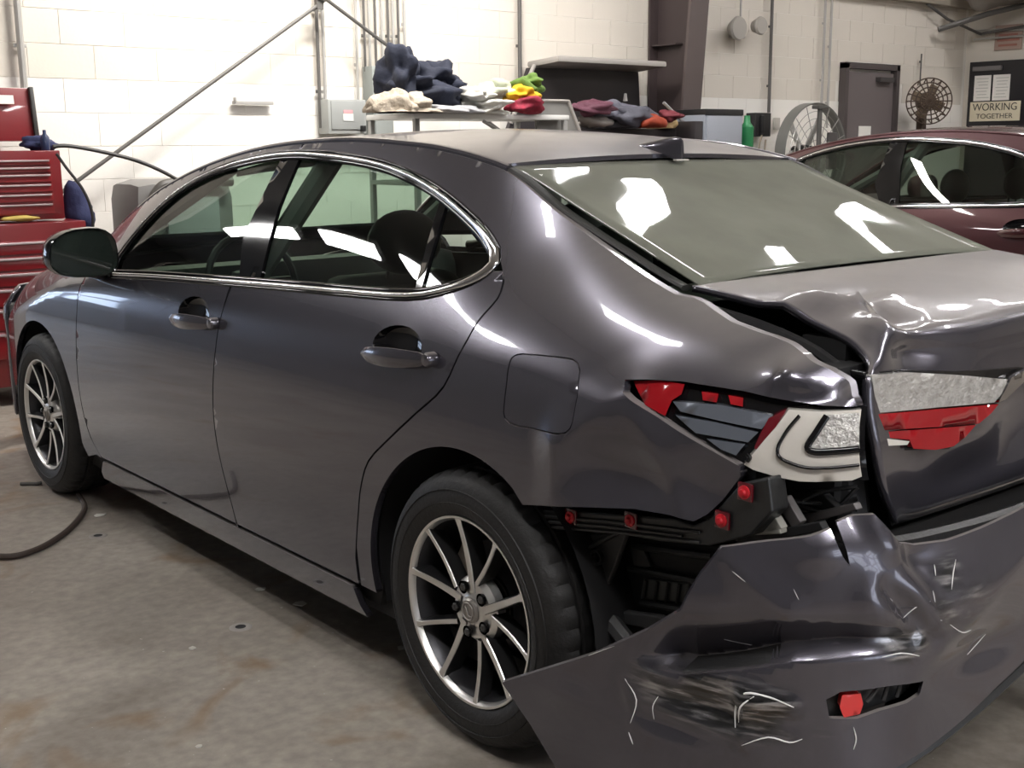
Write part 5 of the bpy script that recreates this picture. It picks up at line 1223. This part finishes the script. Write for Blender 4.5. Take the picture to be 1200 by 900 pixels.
# drum fan
fc = wy(941, 181, YW-.55); fn = empty('drum_fan', (fc[0], fc[1], 0), 0, 'large round drum fan standing in front of the taupe door', 'fan')
rr = abs(wy(975, 181, YW-.55)[0]-fc[0]); FG = mat('fan_grey', (.20, .20, .19), .45, .3)
MB().lathe([(rr, -.14), (rr+.012, -.15), (rr+.012, -.03), (rr, -.03)], 48, 'y', (0, 0, fc[2]), close=True).build('drum', FG, fn)
gr = MB()
for k in range(1, 7): gr.lathe([(rr*k/7-.003, -.145), (rr*k/7, -.150), (rr*k/7+.003, -.145)], 40, 'y', (0, 0, fc[2]))
for k in range(16): a_ = 2*PI*k/16; gr.tube([(0, -.15, fc[2]), (rr*math.cos(a_), -.15, fc[2]+rr*math.sin(a_))], .0035, 5)
gr.build('guard', mat('guard_wire', (.32, .31, .29), .4, .5), fn)
for k in range(5):
    a_ = 2*PI*k/5+.3; bl = MB().box((rr*.52, 0, 0), (rr*.72, .012, rr*.36), (R(28), 0, 0), .02).build('blade', mat('fan_blade', (.42, .41, .39), .5), fn); bl.location = (0, 0, fc[2]); bl.rotation_euler = (0, a_, 0)
MB().lathe([(0, -.08), (.08, -.08), (.09, 0), (.08, .1), (0, .1)], 20, 'y', (0, 0, fc[2])).build('motor', PLAS, fn)
MB().box((rr*.45, -.17, fc[2]+.03), (.14, .03, .34), bev=.02).build('motor_cover', mat('cover_dark', (.06, .055, .055), .5), fn)
for dx in (-rr*.7, rr*.7): MB().tube([(dx, -.1, fc[2]-rr*.7), (dx, -.15, 0)], .016).tube([(dx, .1, fc[2]-rr*.7), (dx, .2, 0)], .016).build('stand', FG, fn)
sp0 = wy(961, 127, YW-.8); sd = empty('jack_stand_post', (sp0[0], sp0[1], 0), 0, 'thin dark post with a flat head standing beside the drum fan', 'post')
MB().tube([(0, 0, 0), (0, 0, sp0[2])], .022, 12).build('pole', PIPED, sd); MB().box((0, 0, sp0[2]+.01), (.14, .08, .03), bev=.006).build('head', PIPED, sd); MB().box((0, 0, .015), (.34, .34, .03), bev=.01).build('base', PIPED, sd)
# old brown wall fan near the corner
wf0 = wy(1081, 119, YW-.25); wf = empty('wall_fan', (wf0[0], wf0[1]-.06, wf0[2]), -.75, 'old dusty brown wall fan near the far corner', 'fan'); BR = mat('rust_brown', (.075, .05, .035), .7, bump=.4)
wg = MB()
for k in range(1, 6): wg.lathe([(.24*k/5-.007, -.06-.03*(1-k/5)), (.24*k/5, -.07-.03*(1-k/5)), (.24*k/5+.007, -.06-.03*(1-k/5))], 30, 'y')
for k in range(18): a_ = 2*PI*k/18; wg.tube([(.02*math.cos(a_), -.09, .02*math.sin(a_)), (.24*math.cos(a_), -.06, .24*math.sin(a_)), (.2*math.cos(a_), .04, .2*math.sin(a_))], .007, 5)
wg.build('guard', BR, wf); MB().lathe([(0, -.03), (.09, -.02), (.10, .08), (.05, .16), (0, .18)], 20, 'y').build('motor', BR, wf)
for k in range(4): bl = MB().box((.10, 0, 0), (.16, .01, .11), (R(25), 0, 0), .02).build('blade', mat('tan_blade', (.16, .12, .08), .7), wf); bl.rotation_euler = (0, k*PI/2+.4, 0)
MB().tube([(0, .1, -.05), (0, .12, -.30)], .02).box((0, .10, -.32), (.34, .20, .04), bev=.01).box((0, .19, -.2), (.10, .03, .2)).build('shelf_mount', BR, wf)
vpipe('conduit', 1079, 63, 100, .008, PIPED, 'thin conduit going down to the old brown wall fan', cat='conduit')

# ------------------------------------------------------------------ on the floor
tag(MB().tube(catmull([tuple(at(u, v, z=.012)) for u, v in ((-80, 640), (0, 652), (40, 645), (75, 625), (95, 604), (99, 592), (92, 580))], 8), .011, 8).build('floor_hose', mat('brown_hose', (.05, .035, .028), .6)), 'dark hose curving over the floor near the front wheel', 'hose')
q = at(35, 567, z=.008); o = MB().tube([(-.04, 0, .008), (.0, .004, .008), (.03, .0, .008), (.045, .012, .009)], .008, 8).build('metal_clamp', PIPED); o.location = (q[0], q[1], 0); o.rotation_euler = (0, 0, -.7); tag(o, 'short dark metal piece lying on the floor left of the front wheel', 'metal piece')
def pick(n, lst): return lst[n % len(lst)]
for (u, v, lb) in ((115, 628, 'small round floor anchor hole near the front wheel'), (282, 735, 'round dark floor anchor hole in the middle of the bare floor')):
    q = at(u, v, z=0); o = MB().lathe([(.0, .0008), (.014, .0008), (.016, .002), (.030, .0022), (.034, .0)], 20).build('floor_anchor', mat('anchor_rim', (.34, .32, .30), .7)); o.location = (q[0], q[1], 0); tag(o, lb, 'floor anchor')
    MB().lathe([(0, .0014), (.0145, .0012), (.016, .0021)], 20).build('hole', DARK, o)
FL = mat('paint_flake', (.55, .54, .50), .7)
for i, (u, v, s_, lb) in enumerate(((305, 691, .018, 'white flake on the floor below the door split'), (352, 708, .024, 'larger white flake on the floor near the sill'), (117, 604, .022, 'pale scrap on the floor behind the front wheel'), (225, 760, .013, 'tiny white scrap on the bare floor, left of the anchor hole'), (234, 875, .009, 'tiny white speck near the bottom edge of the floor'), (470, 760, .012, 'small white chip beside the rear tyre'))):
    q = at(u, v, z=0); rq = random.Random(i); n = 7; pl_ = [(s_*(.6+.6*rq.random())*math.cos(2*PI*k/n), s_*(.6+.6*rq.random())*math.sin(2*PI*k/n)) for k in range(n)]
    o = MB().prism(pl_, 0, .003, 'z').build('debris_chip', FL, None, False); o.location = (q[0], q[1], .0); tag(o, lb, 'debris')
